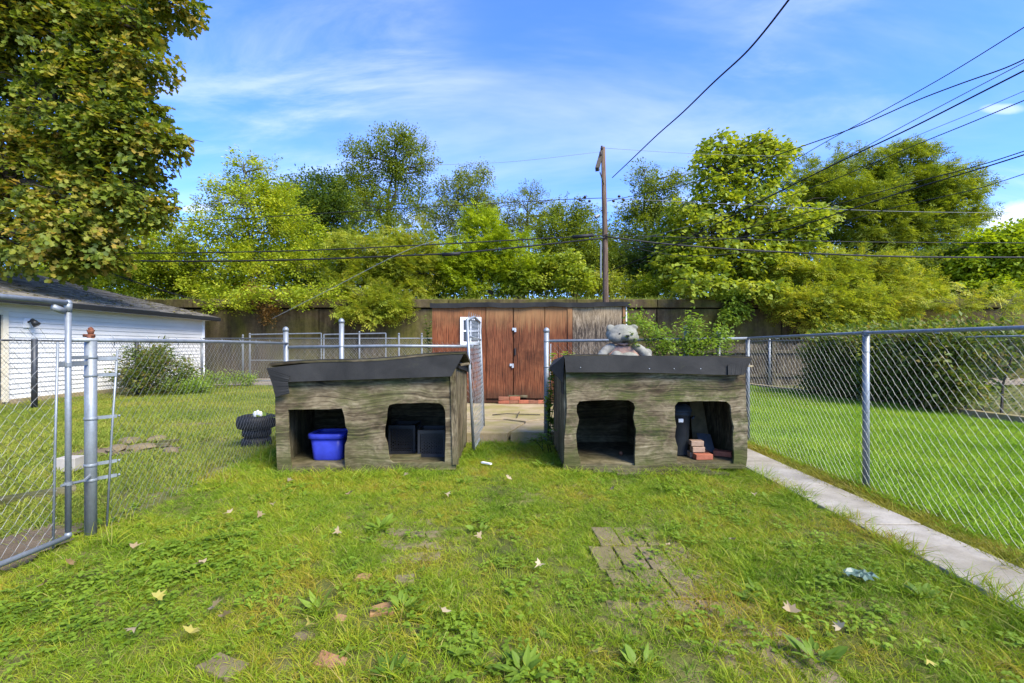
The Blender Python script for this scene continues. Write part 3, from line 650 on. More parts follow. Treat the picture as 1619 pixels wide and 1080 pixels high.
# left fence, running away from the big post
LP = Vector((-2.56, 2.84, 0)); LC = Vector((-2.72, 5.62, 0)); RT = lambda t: 1.178+.02*t
fl = thing('chain_link_fence', 'left chain link fence running back from the thick near post', 'fence', LP)
post(fl, LP.x, LP.y, 1.165, .030, None); bands(fl, LP.x, LP.y, .030, [1.07, .96, .70, .42, .33])
mb = MB(); mb.tube([(LP.x, LP.y, 1.16), (LP.x, LP.y, 1.205)], [.02, .017], 10); mb.tube([(LP.x, LP.y, 1.205), (LP.x, LP.y, 1.235)], [.012, .02], 8); mb.ball((LP.x, LP.y, 1.238), .014); mb.box((LP.x-.01, LP.y, 1.20), (.055, .025, .018))
mb.build('rusty_post_fitting', 'rust', fl, True)
mb = MB(); mb.tube([(LP.x+.005, LP.y-.16, 1.172), (LP.x+.02, LP.y+.4, 1.176), (LP.x-.06, 4.2, 1.18), (LC.x, LC.y, 1.175)], .0135, 10); mb.build('top_rail', 'galvanised', fl, True)
MB().tube([(LP.x+.045, LP.y+.06, .03), (LP.x+.05, LP.y+.09, .6), (LP.x+.06, LP.y+.12, 1.11)], .006, 6).build('tension_bar', 'galvanised', fl, True)
mb = MB()
for z in (1.06, .96, .70, .42, .33): mb.board((LP.x, LP.y+.02, z), (LP.x+.065, LP.y+.11, z), .02, .004); mb.ball((LP.x+.07, LP.y+.12, z), .008)
mb.build('band_bolts', 'galvanised', fl, kind='stuff')
post(fl, LC.x, LC.y, 1.34, .029, lean=(-.02, 0))
chainlink([(LP.x+.04, LP.y+.09), (-2.60, 4.2), (LC.x, LC.y)], .02, 1.17).build('wire_mesh', 'mesh_wire', fl, kind='stuff')
mb = MB()
for i in range(9): q = LP.lerp(LC, (i+.5)/9); mb.tube([(q.x, q.y, 1.205), (q.x+.025, q.y, 1.18), (q.x+.01, q.y+.01, 1.14)], .0025, 5)
mb.build('wire_ties', 'galvanised', fl, kind='stuff')
# near gate, left edge of the picture
gt = thing('chain_link_gate', 'closed chain link gate with taller pipe frame at the left edge', 'gate', (-2.53, 2.67, 0))
gA, gB = Vector((-2.525, 2.66, 0)), Vector((-2.56, 1.72, 0))
mb = MB(); mb.tube([gA+Vector((0, 0, .09)), gA+Vector((0, 0, 1.375))], .0145, 12); mb.build('stile', 'galvanised', gt, True)
MB().tube([gB+Vector((0, 0, .09)), gB+Vector((0, 0, 1.375))], .0145, 12).build('stile', 'galvanised', gt, True)
MB().tube([gA+Vector((0, .0, 1.38)), gB+Vector((0, 0, 1.38))], .0145, 12).build('top_bar', 'galvanised', gt, True)
MB().tube([gA+Vector((0, .0, .06)), gB+Vector((0, 0, .06))], .0145, 12).build('bottom_bar', 'galvanised', gt, True)
mb = MB(); mb.ball(gA+Vector((0, 0, 1.38)), .019); mb.tube([gA+Vector((0, 0, 1.33)), gA+Vector((0, 0, 1.385))], .018, 12); mb.ball(gA+Vector((0, 0, .07)), .018); mb.board(gA+Vector((.0, -.02, 1.33)), gA+Vector((0, -.09, 1.35)), .03, .02)
mb.build('corner_fitting', 'galvanised', gt, True, kind='stuff')
MB().tube([(-2.532, 2.58, .03), (-2.53, 2.59, .6), (-2.525, 2.60, 1.16)], .006, 6).build('tension_bar', 'galvanised', gt, True)
mb = MB(); mb.board((-2.525, 2.60, 1.035), (-2.555, 2.83, 1.035), .022, .006); mb.board((-2.52, 2.66, 1.07), (-2.555, 2.83, 1.07), .02, .006); mb.lathe((gA.x, gA.y, 1.02), [(.019, 0), (.019, .022)], 12); mb.build('upper_hinge', 'galvanised', gt)
mb = MB(); mb.tube([(-2.525, 2.62, .36), (-2.52, 2.75, .35), (-2.56, 2.86, .37)], .008, 6); mb.lathe((gA.x, gA.y, .35), [(.019, 0), (.019, .02)], 12); mb.build('lower_hinge', 'galvanised', gt)
chainlink([(-2.53, 2.60), (-2.56, 1.74)], lambda s: .05+.01*math.sin(s*9), lambda s: 1.215+.02*math.sin(s*16)-.03*s).build('wire_mesh', 'mesh_wire', gt, kind='stuff')
# cross fence behind the left kennel
CFY = 5.62
fc = thing('chain_link_fence', 'chain link cross fence standing behind the left kennel', 'fence', (-1.6, CFY, 0))
MB().tube([(LC.x, CFY, 1.13), (-1.5, CFY+.02, 1.145), (-.50, CFY, 1.14)], .0175, 10).build('top_rail', 'galvanised', fc, True)
px = (540-CX)*CFY/F; post(fc, px, CFY, 1.44, .029); bands(fc, px, CFY, .029, [1.14])
chainlink([(LC.x+.04, CFY+.03), (-.52, CFY+.03)], .03, 1.185).build('wire_mesh', 'mesh_wire', fc, kind='stuff')
# open gate in the gap
og = thing('chain_link_gate', 'open narrow chain link gate swung back between the two kennels', 'gate', (-.46, 5.06, 0))
nA, nT = Vector((-.45, 5.06, .03)), Vector((-.515, 5.02, 1.42)); fA, fT = Vector((-.405, 6.08, .04)), Vector((-.46, 6.06, 1.45))
MB().tube([nA, nA.lerp(nT, .5), nT], .016, 10).build('stile', 'galvanised', og, True); MB().tube([fA, fA.lerp(fT, .5), fT], .016, 10).build('stile', 'galvanised', og, True)
MB().tube([nT, nT.lerp(fT, .5)+Vector((0, 0, .05)), fT], .016, 10).build('top_bar', 'galvanised', og, True)
MB().tube([nA.lerp(nT, .88), fA.lerp(fT, .84)], .013, 8).build('cross_bar', 'galvanised', og, True)
MB().tube([nA, fA], .014, 8).build('bottom_bar', 'galvanised', og, True)
for sx in (.012, -.012):
    pass
mbm = chainlink([(0, 0), (1.03, 0)], 0.0, 1.0, r=.0019)
def warp(v):
    s, o_, z = v[0]/1.03, v[1], v[2]*1.42; a = nA.lerp(nT, min(1.06, z/1.39)); b = fA.lerp(fT, min(1.06, z/1.41)); q = a.lerp(b, s)
    bul = .045*math.sin(math.pi*s)*math.sin(math.pi*min(1, z/1.4)); return (q.x+o_+bul, q.y, q.z)
mbm.v = [warp((v[0], v[1], v[2])) for v in mbm.v]; mbm.build('wire_mesh', 'galvanised', og, kind='stuff')
m2 = MB()
for i in range(7): q = nA.lerp(fA, (i+.5)/7); m2.tube([q+Vector((.01, 0, -.01)), q+Vector((.05+.02*math.sin(i), .03, -.04-.02*(i % 2))), q+Vector((.04, .09, .07))], .002, 4)
for i in range(6): q = nT.lerp(fT, (i+.5)/6); m2.tube([q+Vector((0, 0, .0)), q+Vector((.006, .02, .09)), q+Vector((0, .05, .0))], .002, 4)
m2.build('loose_wire_ends', 'mesh_wire', og, kind='stuff')
# fence behind the right kennel + right fence
fr2 = thing('chain_link_fence', 'chain link cross fence behind the right kennel, starting at the capped post beside the gap', 'fence', (.36, 5.5, 0))
post(fr2, .362, 5.5, 1.325, .030); bands(fr2, .362, 5.5, .03, [1.20, .9, .55, .25])
RC = Vector((2.77, 5.62, 0))
MB().tube([(.362, 5.5, 1.203), (1.5, 5.56, 1.215), (RC.x, RC.y, 1.235)], .0165, 10).build('top_rail', 'galvanised', fr2, True)
post(fr2, P(1086, 520, 5.56).x, 5.58, 1.355, .027); post(fr2, P(1137, 520, 5.6).x, 5.62, 1.29, .024, mat='galvanised_dull')
chainlink([(.40, 5.53), (RC.x, RC.y+.03)], .02, 1.19).build('wire_mesh', 'mesh_wire', fr2, kind='stuff')
MB().tube([(.40, 5.48, .05), (.41, 5.48, 1.17)], .006, 6).build('tension_bar', 'galvanised', fr2, True)
fr = thing('chain_link_fence', 'right chain link fence beside the narrow concrete path', 'fence', (2.77, 3.72, 0))
RZ = lambda y: 1.243-.001*y
MB().tube([(2.775, .9, 1.232), (2.77, 2.3, 1.234), (2.772, 3.72, 1.243), (RC.x, RC.y, 1.238)], .0135, 10).build('top_rail', 'galvanised', fr, True)
p0 = post(fr, 2.775, 3.73, 1.235, .024, None, 'galvanised'); MB().lathe((2.775, 3.73, 1.222), [(.028, 0), (.028, .03), (.016, .04)], 12).build('rail_loop', 'galvanised_dull', p0)
post(fr, RC.x, RC.y, 1.235, .024, None, 'galvanised_dull'); post(fr, 2.775, 1.1, 1.235, .030, None)
mb = MB()
for z in (1.09, .62): mb.lathe((2.775, 3.73, z), [(.0252, 0), (.0262, .004), (.0252, .008)], 12)
for yy in (2.0, 2.5, 3.1, 4.4, 5.0): mb.lathe((2.772, yy, RZ(yy)-.02), [(.0145, 0), (.015, .012)], 8)
mb.build('wire_ties', 'galvanised', fr, kind='stuff')
chainlink([(2.74, .95), (2.735, 3.73), (RC.x-.035, RC.y)], .03, 1.225).build('wire_mesh', 'mesh_wire', fr, kind='stuff')
# distant neighbour fences
def simple_fence(label, pts, h, posts, mat='galvanised_dull', mm='mesh_wire', r=.026, rail=.016, mesh=True, p=.035):
    t = thing('chain_link_fence', label, 'fence', (pts[0][0], pts[0][1], 0))
    MB().tube([(a, b, h) for a, b in pts], rail, 8).build('top_rail', mat, t, True)
    for a, b, hh in posts: post(t, a, b, hh, r, 'dome', mat)
    if mesh: chainlink(pts, .03, h+.01, p, p*1.15, .002).build('wire_mesh', mm, t, kind='stuff')
    return t
simple_fence('low chain link fence with dark posts along the white garage', [(-8.75, 6.2), (-8.85, 13.3)], 1.25, [], 'dark_post', 'mesh_dark')
f0 = [o for o in COL.objects if o.name.startswith('chain_link_fence') and 'dark posts' in o.get('label', '')][0]
post(f0, -8.78, 8.6, 1.28, .045, None, 'dark_post'); post(f0, -8.8, 10.95, 1.26, .04, None, 'dark_post'); post(f0, -8.85, 13.3, 1.3, .035, 'dome', 'galvanised_dull')
simple_fence('distant chain link fence crossing the back of the left yard', [(-8.85, 13.35), (-5.0, 13.4), (-1.9, 13.3)], 1.38, [(P(395, 0, 13.4).x, 13.4, 1.5), (P(570, 0, 13.4).x, 13.3, 1.55), (P(384, 0, 13.4).x, 13.4, 1.46), (P(632, 0, 13.4).x, 13.3, 1.5), (P(668, 0, 13.4).x, 13.3, 1.5)])
t = thing('chain_link_gate', 'far double drive gate of light pipe before the alley on the left', 'gate', (-7, 13.7, 0))
for a, b in ((395, 508), (512, 610)):
    A_, B_ = P(a, 529, 13.75), P(b, 527, 13.75); mb = MB()
    for q in (A_, B_): mb.tube([(q.x, 13.75, .15), (q.x, 13.75, q.z)], .018, 6)
    mb.tube([A_, B_], .018, 6); mb.tube([(A_.x, 13.75, .15), (B_.x, 13.75, .15)], .018, 6); mb.tube([(A_.x, 13.75, .75), (B_.x, 13.75, .75)], .014, 6); mb.build('gate_frame', 'galvanised', t)
simple_fence('neighbour chain link fence in front of the dark hedge on the right', [(6.75, 13.8), (7.55, 8.4), (8.0, 5.2)], 1.30, [(6.9, 12.8, 1.33), (7.17, 10.9, 1.33), (7.5, 8.8, 1.33), (7.8, 6.6, 1.33)], 'galvanised', 'mesh_dark')
# bed edging along that fence
MB().board((6.7, 13.8, .03), (7.9, 5.2, .03), .12, .16).build('bed_edging', 'slab_concrete', None, label='low concrete edging at the foot of the fence before the hedge', cat='edging')
flat('planting_bed', 'soil', [(6.8, 13.8), (8.0, 5.2), (14, 5.2), (14, 13.8)], .010, kind='structure')
# weathered board fence at the far right back
bf = thing('board_fence', 'low weathered wooden board fence at the back of the right lawn', 'fence', (7.2, 14.0, 0))
x = 4.6; br = random.Random(12)
while x < 9.3:
    w = br.uniform(.13, .17); hh = 1.24+br.uniform(-.05, .03)
    MB().box((x+w/2, 14.02+br.uniform(-.008, .008), hh/2), (w-.014, .025, hh), ry=br.uniform(-.012, .012)).build('plank', 'old_board', bf); x += w
for z in (.3, 1.0): MB().box((6.95, 13.97, z), (4.75, .05, .09)).build('rail', 'pallet_wood', bf)
for xx in (5.1, 7.6, 9.3): MB().box((xx, 13.9, .66), (.1, .1, 1.32)).build('post', 'pallet_wood', bf)
# ------------------------------------------------------------ red shed
SY = 8.55
sh = thing('shed', 'low red stained plywood shed with double doors and tar paper roof edge', 'shed', (.45, SY, .1))
def sp(px, py): return P(px, py, SY)
zt, zb = sp(0, 484).z, .12
def panel(x0, x1, mat, name='wall_panel', t=.02, dy=0, zt_=None, zb_=None, par=None):
    a, b = sp(x0, 0).x, sp(x1, 0).x; z1 = zt_ or zt; z0 = zb if zb_ is None else zb_
    return MB().box(((a+b)/2, SY+t/2+dy, (z0+z1)/2), (b-a-.008, t, z1-z0)).build(name, mat, par or sh, bevel=.002)
panel(683, 768, 'red_ply_0')
d1 = panel(768.5, 811, 'red_ply_1', 'door', zb_=.2); d2 = panel(812, 861, 'red_ply_2', 'door', zb_=.2)
panel(861.5, 898, 'red_ply_3'); panel(905, 984, 'bare_ply'); panel(897, 905, 'red_ply_1', 'batten', .035, -.02); panel(984, 989, 'red_ply_3', 'batten', .035, -.02)
panel(989, 991.5, 'white_paint', 'corner_flashing', .02, -.01)
a, b = sp(684, 0).x, sp(990, 0).x
MB().hexa([(a, SY+.03, zb), (b, SY+.03, zb), (b, SY+2.4, zb), (a, SY+2.4, zb)], [(a, SY+.03, zt), (b, SY+.03, zt), (b, SY+2.4, zt-.12), (a, SY+2.4, zt-.12)]).build('wall', 'red_ply_0', sh)
# tar paper fascia, slightly wavy, and roof
mb = MB(); n = 34; vs = []
for i in range(n+1):
    px = 680.5+(994.5-680.5)*i/n; wv = 1.2*math.sin(i*.55)+.6*math.sin(i*1.7)
    t_ = sp(px, 479.5+wv*.5-i*.04); b_ = sp(px, 487+wv*.7-i*.05); yy = -.06+.008*math.sin(i*1.1)
    vs += [(t_.x, SY+yy, t_.z), (b_.x, SY+yy+.008, b_.z), (b_.x, SY-.03, b_.z), (t_.x, SY+2.5, t_.z-.11)]
mb.add(vs, [(i*4, i*4+1, i*4+5, i*4+4) for i in range(n)]+[(i*4+1, i*4+2, i*4+6, i*4+5) for i in range(n)]+[(i*4+3, i*4, i*4+4, i*4+7) for i in range(n)]+[(0, 3, 2, 1), (n*4, n*4+1, n*4+2, n*4+3)])
mb.build('roof', 'roof_felt', sh)
# window
w0, w1 = sp(728, 501.5), sp(761, 545)
wd = MB(); fw = .055
cxw, czw = (w0.x+w1.x)/2, (w0.z+w1.z)/2; ww, wh = w1.x-w0.x, w0.z-w1.z
for c, s in (((cxw, SY-.015, w0.z-fw/2), (ww, .03, fw)), ((cxw, SY-.015, w1.z+fw/2), (ww, .03, fw)), ((w0.x+fw/2, SY-.015, czw), (fw, .028, wh-2*fw)), ((w1.x-fw/2, SY-.015, czw), (fw, .028, wh-2*fw)),
             ((cxw, SY-.014, czw), (ww-2*fw, .026, .03)), ((cxw, SY-.014, czw+wh*.235), (.022, .022, wh*.42)), ((cxw, SY-.014, czw-wh*.235), (.022, .022, wh*.42))): wd.box(c, s)
wo = wd.build('window', 'white_paint', sh)
for sx in (-1, 1):
    for sz in (-1, 1): MB().box((cxw+sx*(ww-2*fw)/4, SY-.004, czw+sz*(wh-2*fw)/4), ((ww-2*fw)/2-.022, .006, (wh-2*fw)/2-.03)).build('pane', 'window_glass', wo)
for px_, py_ in ((813, 520.5), (809, 577)):
    q = sp(px_, py_); mb = MB().box((q.x, SY-.012, q.z), (.07, .02, .045)); mb.box((q.x+.02, SY-.03, q.z-.03), (.035, .02, .045)); mb.tube([(q.x+.01, SY-.03, q.z-.01), (q.x+.02, SY-.035, q.z+.015), (q.x+.03, SY-.03, q.z-.01)], .004, 6)
    mb.build('hasp', 'hasp', d1, bevel=.003)
q = sp(814.5, 556); MB().box((q.x, SY-.014, q.z), (.022, .02, .13)).build('handle', 'dark_gutter', d2, bevel=.004)
q0 = sp(816, 624); MB().box((sp(819, 0).x, SY-.05, .245), (.34, .10, .03)).build('threshold_board', 'pallet_wood', sh)
# bricks at the foot of the shed doors
bk = random.Random(2)
BR = [(797, .0), (812, .0), (828, .0), (843, 0), (852, 0), (797, .062), (814, .062)]
for i, (px_, dz) in enumerate(BR):
    o = MB().box((0, 0, 0), (.17+bk.uniform(0, .02), .09, .058)).build('brick', ['brick_orange', 'brick_dark'][i % 2], None, bevel=.005)
    o.location = (sp(px_, 0).x, SY-.13-bk.uniform(0, .02), .155+dz); o.rotation_euler = (0, 0, bk.uniform(-.12, .12))
    tag(o, ['leftmost brick of the bottom row at the foot of the shed doors', 'second brick from the left in the bottom row under the shed doors', 'third brick from the left, right beneath the gap of the shed doors', 'fourth brick from the left in the bottom row under the shed doors', 'rightmost brick of the bottom row at the foot of the shed doors', 'left one of the two bricks stacked on the row under the shed doors', 'right one of the two bricks stacked on the row under the shed doors'][i], 'brick', 'bricks at the foot of the shed doors')
# ------------------------------------------------------------ the two kennels
def z2(L): return [(380+a/2.998, 460+b/2.998) for a, b in L]
def z3(L): return [(800+a/2.998, 460+b/2.998) for a, b in L]
def kennel(label, FL, FR, BL, BR_, outer, holes, ply, zbk, ftop, side_vis, zf=.06):
    c = (FL+FR+BL+BR_)/4; t = thing('kennel', label, 'dog house', (c.x, c.y, 0))
    holed_panel('front_panel', outer, holes, FL, FR, .022, ply, t)
    def quadwall(A, B, za, zb, name, mat, th=.02):
        d = (B-A).normalized(); n = Vector((-d.y, d.x, 0))*th/2
        b4 = [A-n, B-n, B+n, A+n]; MB().hexa([(p.x, p.y, .05) for p in b4], [(b4[0].x, b4[0].y, za), (b4[1].x, b4[1].y, zb), (b4[2].x, b4[2].y, zb), (b4[3].x, b4[3].y, za)]).build(name, mat, t)
    e = Vector((0, .026, 0)); e2 = Vector((.014, 0, 0))
    quadwall(FL+e+e2, BL+e2, ftop[0], zbk, 'side_panel', 'ply_side'); quadwall(FR+e-e2, BR_-e2, ftop[1], zbk, 'side_panel', 'ply_side')
    quadwall(BL, BR_, zbk, zbk, 'back_panel', 'ply_inside')
    m1, m2_ = (FL+FR)/2+e*1.6, (BL+BR_)/2; quadwall(m1, m2_, ftop[0]-.04, zbk, 'divider', 'ply_inside')
    a, b, c2, d = FL+e, FR+e, BR_, BL
    MB().hexa([(p.x, p.y, zf-.025) for p in (a, b, c2, d)], [(p.x, p.y, zf) for p in (a, b, c2, d)]).build('floor', 'ply_inside', t)
    for k in range(3):
        A_ = FL.lerp(BL, .03+.42*k); B_ = FR.lerp(BR_, .03+.42*k); MB().board((A_.x, A_.y+.03, .01), (B_.x, B_.y+.03, .01), .045, .07).build('skid', 'pallet_wood', t)
    return t
FL = G(438, 750); FR = G(720, 742.5); BR_ = Vector((-.56, 5.42, 0)); BL = Vector((-2.28, 5.3, 0))
ka = kennel('left plywood kennel with tilted roof and two ragged openings', FL, FR, BL, BR_,
    z2([(165, 430), (600, 400), (1000, 380), (1004, 500), (1020, 846), (700, 862), (420, 872), (176, 874), (170, 700), (167, 560)]),
    [z2([(225, 562), (440, 560), (483, 557), (495, 595), (498, 640), (510, 665), (507, 705), (496, 730), (495, 836), (240, 852), (228, 700)]),
     z2([(697, 560), (706, 541), (730, 534), (880, 529), (943, 532), (962, 545), (972, 575), (974, 690), (970, 812), (840, 817), (722, 814), (709, 800), (702, 775), (696, 722), (683, 690), (683, 655), (693, 605)])],
    'ply_left', .86, (.93, .985), True)
Yf = FL.y
def pl(px, py, A=FL, B=FR, dy=0.0):
    q = onplane(px, py, A+Vector((0, dy, 0)), B+Vector((0, dy, 0))); return q
# felt fascia with drooping left corner (thick strip built on the front plane)
def strip(name, top, bot, A, B, off, th, mat, parent, sag=0):
    n = 22; f, bk_ = [], []
    def samp(L, t):
        s = t*(len(L)-1); i = min(int(s), len(L)-2); u = s-i; return (L[i][0]+(L[i+1][0]-L[i][0])*u, L[i][1]+(L[i+1][1]-L[i][1])*u)
    vs = []
    for i in range(n+1):
        T, Bt = samp(top, i/n), samp(bot, i/n); w = .002*math.sin(i*.9)+.0015*math.sin(i*2.3)
        for j in range(4):
            u = j/3; px_, py_ = T[0]+(Bt[0]-T[0])*u, T[1]+(Bt[1]-T[1])*u
            q = pl(px_, py_, A, B, off-.012*u+w*u); vs += [q, q+Vector((0, th, 0))]
    m = MB(); W8 = 8
    fs = []
    for i in range(n):
        for j in range(3):
            a = i*W8+j*2; fs += [(a, a+2, a+W8+2, a+W8), (a+1, a+W8+1, a+W8+3, a+3)]
        fs += [(i*W8, i*W8+W8, i*W8+W8+1, i*W8+1), (i*W8+6, i*W8+7, i*W8+W8+7, i*W8+W8+6)]
    for i in (0, n): fs += [(i*W8+j*2, i*W8+j*2+1, i*W8+j*2+3, i*W8+j*2+2) for j in range(3)]
    m.add(vs, fs); return m.build(name, mat, parent)
strip('felt_fascia', z2([(125, 365), (400, 335), (700, 312), (1062, 292)]), z2([(214, 432), (440, 424), (700, 416), (1000, 405)]), FL, FR, -.055, .006, 'roof_felt', ka)
strip('felt_flap', z2([(123, 365), (150, 440), (166, 502)]), z2([(235, 405), (224, 440), (232, 487)]), FL, FR, -.062, .006, 'roof_felt', ka)
# roof sheets: ply with curling felt on top
def roof(A, B, C_, D, th, name, mat, parent, curl=0.0):
    n = 12; vs = []; fs = []
    for i in range(n+1):
        for j in range(n+1):
            u, v = i/n, j/n; q = A.lerp(B, u).lerp(D.lerp(C_, u), v); q = q+Vector((0, 0, .012*math.sin(u*9)*math.sin(v*4+1)+curl*(u**6)*(1-v)))
            vs += [q, q-Vector((0, 0, th))]
    W2 = 2*(n+1)
    for i in range(n):
        for j in range(n):
            a = i*W2+j*2; fs += [(a, a+W2, a+W2+2, a+2), (a+1, a+3, a+W2+3, a+W2+1)]
        a = i*W2; fs += [(a, a+1, a+W2+1, a+W2)]; a = i*W2+2*n; fs += [(a, a+W2, a+W2+1, a+1)]
    for i in (0, n): fs += [(i*W2+j*2, i*W2+j*2+2, i*W2+j*2+3, i*W2+j*2+1) for j in range(n)]
    return MB().add(vs, fs).build(name, mat, parent)
a, b = pl(424, 575.5, dy=-.06), pl(737, 557.5, dy=-.06)
roof(a, b, Vector((-.50, 5.48, .90)), Vector((-2.38, 5.36, .86)), .018, 'roof_board', 'pallet_wood', ka)
roof(a+Vector((.0, .03, .008)), b+Vector((0, .03, .008)), Vector((-.50, 5.48, .91)), Vector((-2.38, 5.36, .868)), .006, 'roof_covering', 'roof_felt', ka)
# right end of roof: rafter end, torn felt
q = pl(735, 577); MB().board((q.x-.05, q.y+.02, q.z), (q.x+.03, q.y+.06, q.z+.01), .02, .05).build('broken_lath', 'ply_inside', ka)
MB().board((FR.x+.012, FR.y+.05, .97), (BR_.x+.014, BR_.y, .88), .07, .02).build('side_trim', 'roof_felt', ka)
MB().board((FR.x+.002, FR.y+.004, .05), (FR.x-.022, FR.y+.004, .93), .05, .05, Vector((1, 0, 0))).build('corner_post', 'ply_side', ka)
# right kennel
FL2 = G(892, 746.5); FR2 = G(1181, 740); BL2 = Vector((.43, 5.3, 0)); BR2 = Vector((2.12, 5.4, 0))
kb = kennel('right plywood kennel raised on pallet boards, holding a bin and bricks', FL2, FR2, BL2, BR2,
    z3([(283, 375), (700, 385), (1133, 388), (1138, 560), (1145, 620), (1143, 790), (1136, 842), (900, 850), (600, 850), (275, 858), (278, 700), (290, 560)]),
    [z3([(333, 545), (348, 522), (460, 516), (580, 517), (605, 530), (613, 552), (604, 600), (616, 655), (612, 760), (612, 838), (356, 842), (350, 800), (335, 742), (331, 680), (345, 610), (334, 575)]),
     z3([(800, 545), (815, 526), (930, 521), (1045, 523), (1064, 540), (1069, 600), (1081, 645), (1075, 700), (1082, 770), (1078, 828), (950, 830), (826, 824), (809, 812), (812, 740), (799, 690), (806, 640), (799, 600)])],
    'ply_right', .86, (.95, .965), True)
strip('felt_fascia', z3([(277, 308), (550, 306), (900, 309), (1168, 318)]), z3([(284, 386), (600, 386), (1050, 399), (1128, 398)]), FL2, FR2, -.05, .006, 'roof_felt', kb)
strip('felt_patch', z3([(1052, 350), (1100, 335), (1140, 330)]), z3([(1054, 399), (1090, 398), (1128, 398)]), FL2, FR2, -.068, .005, 'roof_felt', kb)
a, b = pl(892, 562.5, FL2, FR2, -.05), pl(1189, 565.5, FL2, FR2, -.05)
roof(a, b, Vector((2.20, 5.45, .88)), Vector((.38, 5.38, .87)), .02, 'roof_board', 'pallet_wood', kb)
roof(a+Vector((0, .025, .007)), b+Vector((0, .025, .007)), Vector((2.20, 5.45, .888)), Vector((.38, 5.38, .878)), .006, 'roof_covering', 'roof_felt', kb)
# folded felt ear on the left corner and a strip hanging down the side
A0 = pl(892, 563, FL2, FR2, -.05)
mb = MB(); tip = Vector((A0.x-.13, A0.y+.10, A0.z-.11)); low = Vector((A0.x-.01, A0.y+.03, A0.z-.24)); bkp = Vector((A0.x-.05, A0.y+.55, A0.z-.05)); o_ = Vector((.005, .012, .004))
mb.add([A0, tip, low, bkp, A0+o_, tip+o_, low+o_, bkp+o_], [(0, 1, 2), (0, 3, 1), (4, 6, 5), (4, 5, 7), (1, 3, 2), (0, 2, 6, 4), (2, 1, 5, 6)]); mb.build('folded_felt_corner', 'roof_felt', kb)
MB().box((FL2.x-.004, FL2.y+.12, .83), (.008, .17, .26), ry=.02).build('hanging_felt', 'roof_felt', kb)
MB().board((FL2.x+.0, FL2.y+.3, .94), (BL2.x, BL2.y, .86), .09, .02).build('side_trim', 'roof_felt', kb)
q = pl(1186, 579, FL2, FR2); MB().board((q.x-.06, q.y+.03, q.z), (q.x+.04, q.y+.05, q.z), .015, .05).build('broken_lath', 'ply_side', kb)
mb = MB()
for px_, py_ in ((918, 581), (1027, 583), (1066, 583), (1108, 583)): q = pl(px_, py_, FL2, FR2, -.065); mb.tube([q, q+Vector((0, .012, 0))], .004, 6)
mb.build('roofing_nails', 'hasp', kb, kind='stuff')
for k, (x0, x1, z, dy) in enumerate(((.70, 1.75, .018, -.06), (.50, 2.10, .035, .02), (.9, 1.9, -.002, -.10))):
    MB().box(((x0+x1)/2, 4.32+dy, z), (x1-x0, .09, .022), rz=.02*(k-1)).build('pallet_slat', 'pallet_wood', kb)
# ------------------------------------------------------------ contents of the kennels
def on_floor(px_, py_, z=.06): return G(px_, py_, z)
q = on_floor(515, 728.5); c = Vector((q.x, q.y+.13, .06))
tub = thing('storage_tub', 'blue plastic tub standing in the left opening of the left kennel', 'tub', c)
def rrect(w, d, r, n=5):
    o = []
    for cx_, cy_, a0 in ((w/2-r, d/2-r, 0), (-w/2+r, d/2-r, 90), (-w/2+r, -d/2+r, 180), (w/2-r, -d/2+r, 270)):
        for i in range(n+1): a = R(a0+90*i/n); o.append((cx_+r*math.cos(a), cy_+r*math.sin(a)))
    return o
def loft(secs, c, closed_top=False):
    m = MB(); vs = []; n = None
    for w, d, r, z in secs:
        rr_ = rrect(w, d, r); n = len(rr_); vs += [(c.x+x_, c.y+y_, c.z+z) for x_, y_ in rr_]
    k = len(secs); fs = [(i*n+j, i*n+(j+1) % n, (i+1)*n+(j+1) % n, (i+1)*n+j) for i in range(k-1) for j in range(n)]+[tuple(range(n-1, -1, -1))]
    if closed_top: fs.append(tuple((k-1)*n+j for j in range(n)))
    return m.add(vs, fs)
loft([(.26, .24, .05, 0), (.27, .25, .05, .01), (.315, .29, .06, .225), (.30, .275, .055, .225), (.255, .235, .05, .02), (.01, .01, .004, .018)], c).build('tub_body', 'blue_plastic', tub, True)
loft([(.335, .31, .065, .205), (.352, .325, .068, .21), (.352, .325, .068, .25), (.325, .3, .062, .256), (.31, .285, .06, .25), (.31, .285, .06, .235)], c).build('rim', 'blue_plastic', tub, True)
